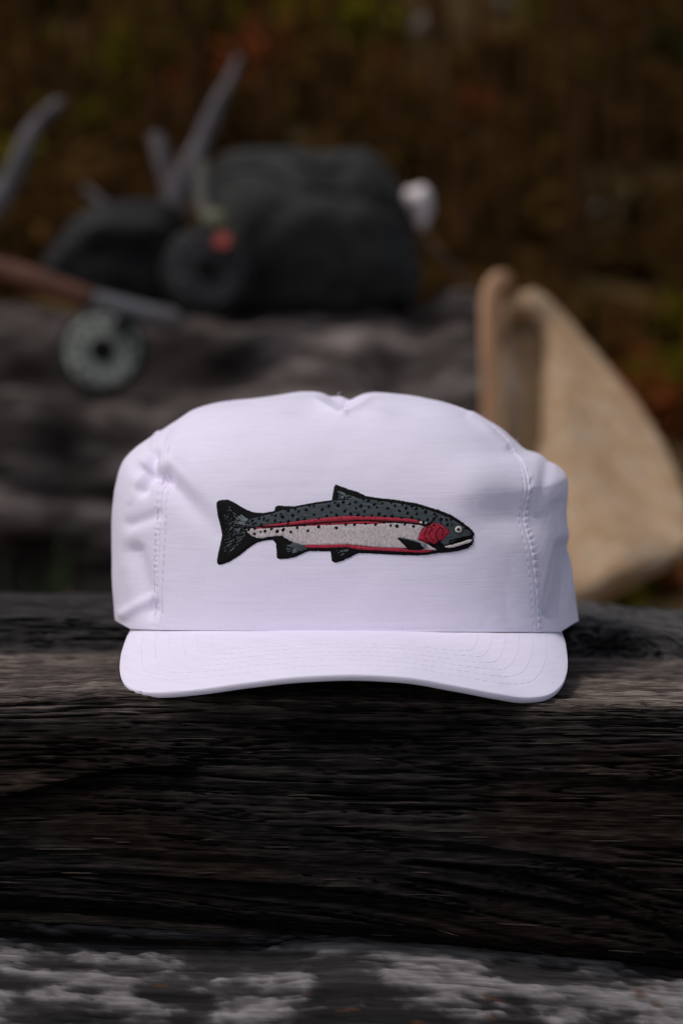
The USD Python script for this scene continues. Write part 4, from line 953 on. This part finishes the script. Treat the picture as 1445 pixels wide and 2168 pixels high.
NETP = [(1066, 640), (1092, 620), (1130, 612), (1160, 630), (1215, 690), (1280, 768), (1342, 842), (1395, 926), (1435, 1010), (1466, 1090), (1480, 1150), (1450, 1180), (1390, 1215), (1310, 1258), (1225, 1300), (1130, 1340), (1100, 1180), (1120, 1020), (1146, 930), (1150, 800), (1156, 730), (1146, 690), (1110, 672), (1070, 680)]
BAGPOLY, FULL = Polygon(NETP).buffer(0), Polygon([(1052, 632)] + NETP[1:16] + [(1040, 1250), (1046, 900)]).buffer(0)
def net_layer(poly, pitch, r, side, seed):
    """One layer of knotted cords over the hanging bag; side -1 bellies toward the viewer, +1 away."""
    rngn = np.random.default_rng(seed); out = []
    x0, y0, x1, y1 = poly.bounds; cx, cy, R_ = (x0 + x1) / 2, (y0 + y1) / 2, 620
    for ang in (0.9, -0.62):
        d = np.array([math.cos(ang), math.sin(ang)]); n = np.array([-d[1], d[0]])
        for o in np.arange(-R_, R_, pitch):
            a = np.array([cx, cy]) + n * (o + rngn.normal(0, .6)); cut = LineString([a - d * R_, a + d * R_]).intersection(poly)
            for g in getattr(cut, 'geoms', [cut]):
                if g.is_empty or g.length < 6: continue
                q = resample(np.array(g.coords), 16.0); q = q + rngn.normal(0, .7, q.shape)
                u = np.clip(shapely.distance(shapely.points(q), poly.exterior) / 75.0, 0, 1); bulge = np.sqrt(1 - (1 - u) ** 2)
                x, y = q[:, 0], q[:, 1]
                fold = .012 * np.sin((x * .62 - y * .30) / 26.0 + seed) + .007 * np.sin((x * .2 + y * .5) / 33.0)
                out.append(tube(P(x, y, NYY + .03 - .34 * smoothstep(650, 1300, y) + side * (.035 + fold) * bulge), r, 4, caps=False))
    return cat(out)
part('net_bag', net_layer(BAGPOLY, 7.0, .00095, -1, 3), M_NET, net, smooth=True, kind='stuff', label='near side of the knotted tan mesh')
part('net_bag', net_layer(BAGPOLY, 7.0, .00085, 1, 4), M_NET, net, smooth=True, kind='stuff', label='far side of the knotted tan mesh')
part('open_mesh', net_layer(FULL.difference(BAGPOLY.buffer(2)).buffer(0) if FULL.difference(BAGPOLY.buffer(2)).geom_type == 'Polygon' else max(FULL.difference(BAGPOLY.buffer(2)).geoms, key=lambda g: g.area), 10.0, .00028, -1, 5), M_NET, net, smooth=True, kind='stuff', label='single layer of mesh beside the rim')

# ------------------------------------------------------------------ small plants and leaf between the logs
def blade(px, py0, py1, Y, w, lean, seed):
    a, b_, c = P(px, py0, Y), P(px + lean * .4, (py0 + py1) / 2, Y), P(px + lean, py1, Y)
    q = spline([a, b_, c], 10); wd = np.interp(np.linspace(0, 1, 10), [0, .4, 1], [w * .7, w, .0004])
    return tube(q, wd, 6, flat=.25, up=(0, 1, 0))
rq = np.random.default_rng(51); gb = []
for k in range(26):
    gb.append(blade(rq.uniform(20, 170), 1420, rq.uniform(1110, 1300), rq.uniform(.75, .95), .0022, rq.uniform(-40, 40), k))
part('grass', cat(gb), plain('grass_look', (.020, .034, .004), .6, 40, .4, transl=.3), None, smooth=True, label='sparse dark grass behind the timber at the left', kind='stuff')
dl = new('dry_stem', 'curled orange brown stem just behind the timber left of the cap', 'stem', P(160, 1330, .62))
part('stem', tube(spline([P(196, 1350, .62), P(172, 1306, .62), P(154, 1276, .62), P(144, 1254, .63)], 14), np.linspace(.0018, .0007, 14), 8), plain('dry_orange', (.15, .060, .025), .7, 60, .3), dl, smooth=True)
part('leaf', inflate([(196, 1330), (214, 1300), (238, 1298), (232, 1322), (212, 1344)], .63, .004, 3, .5, .3, 3), plain('dry_leaf', (.085, .032, .015), .7, 60, .3), dl, smooth=True)
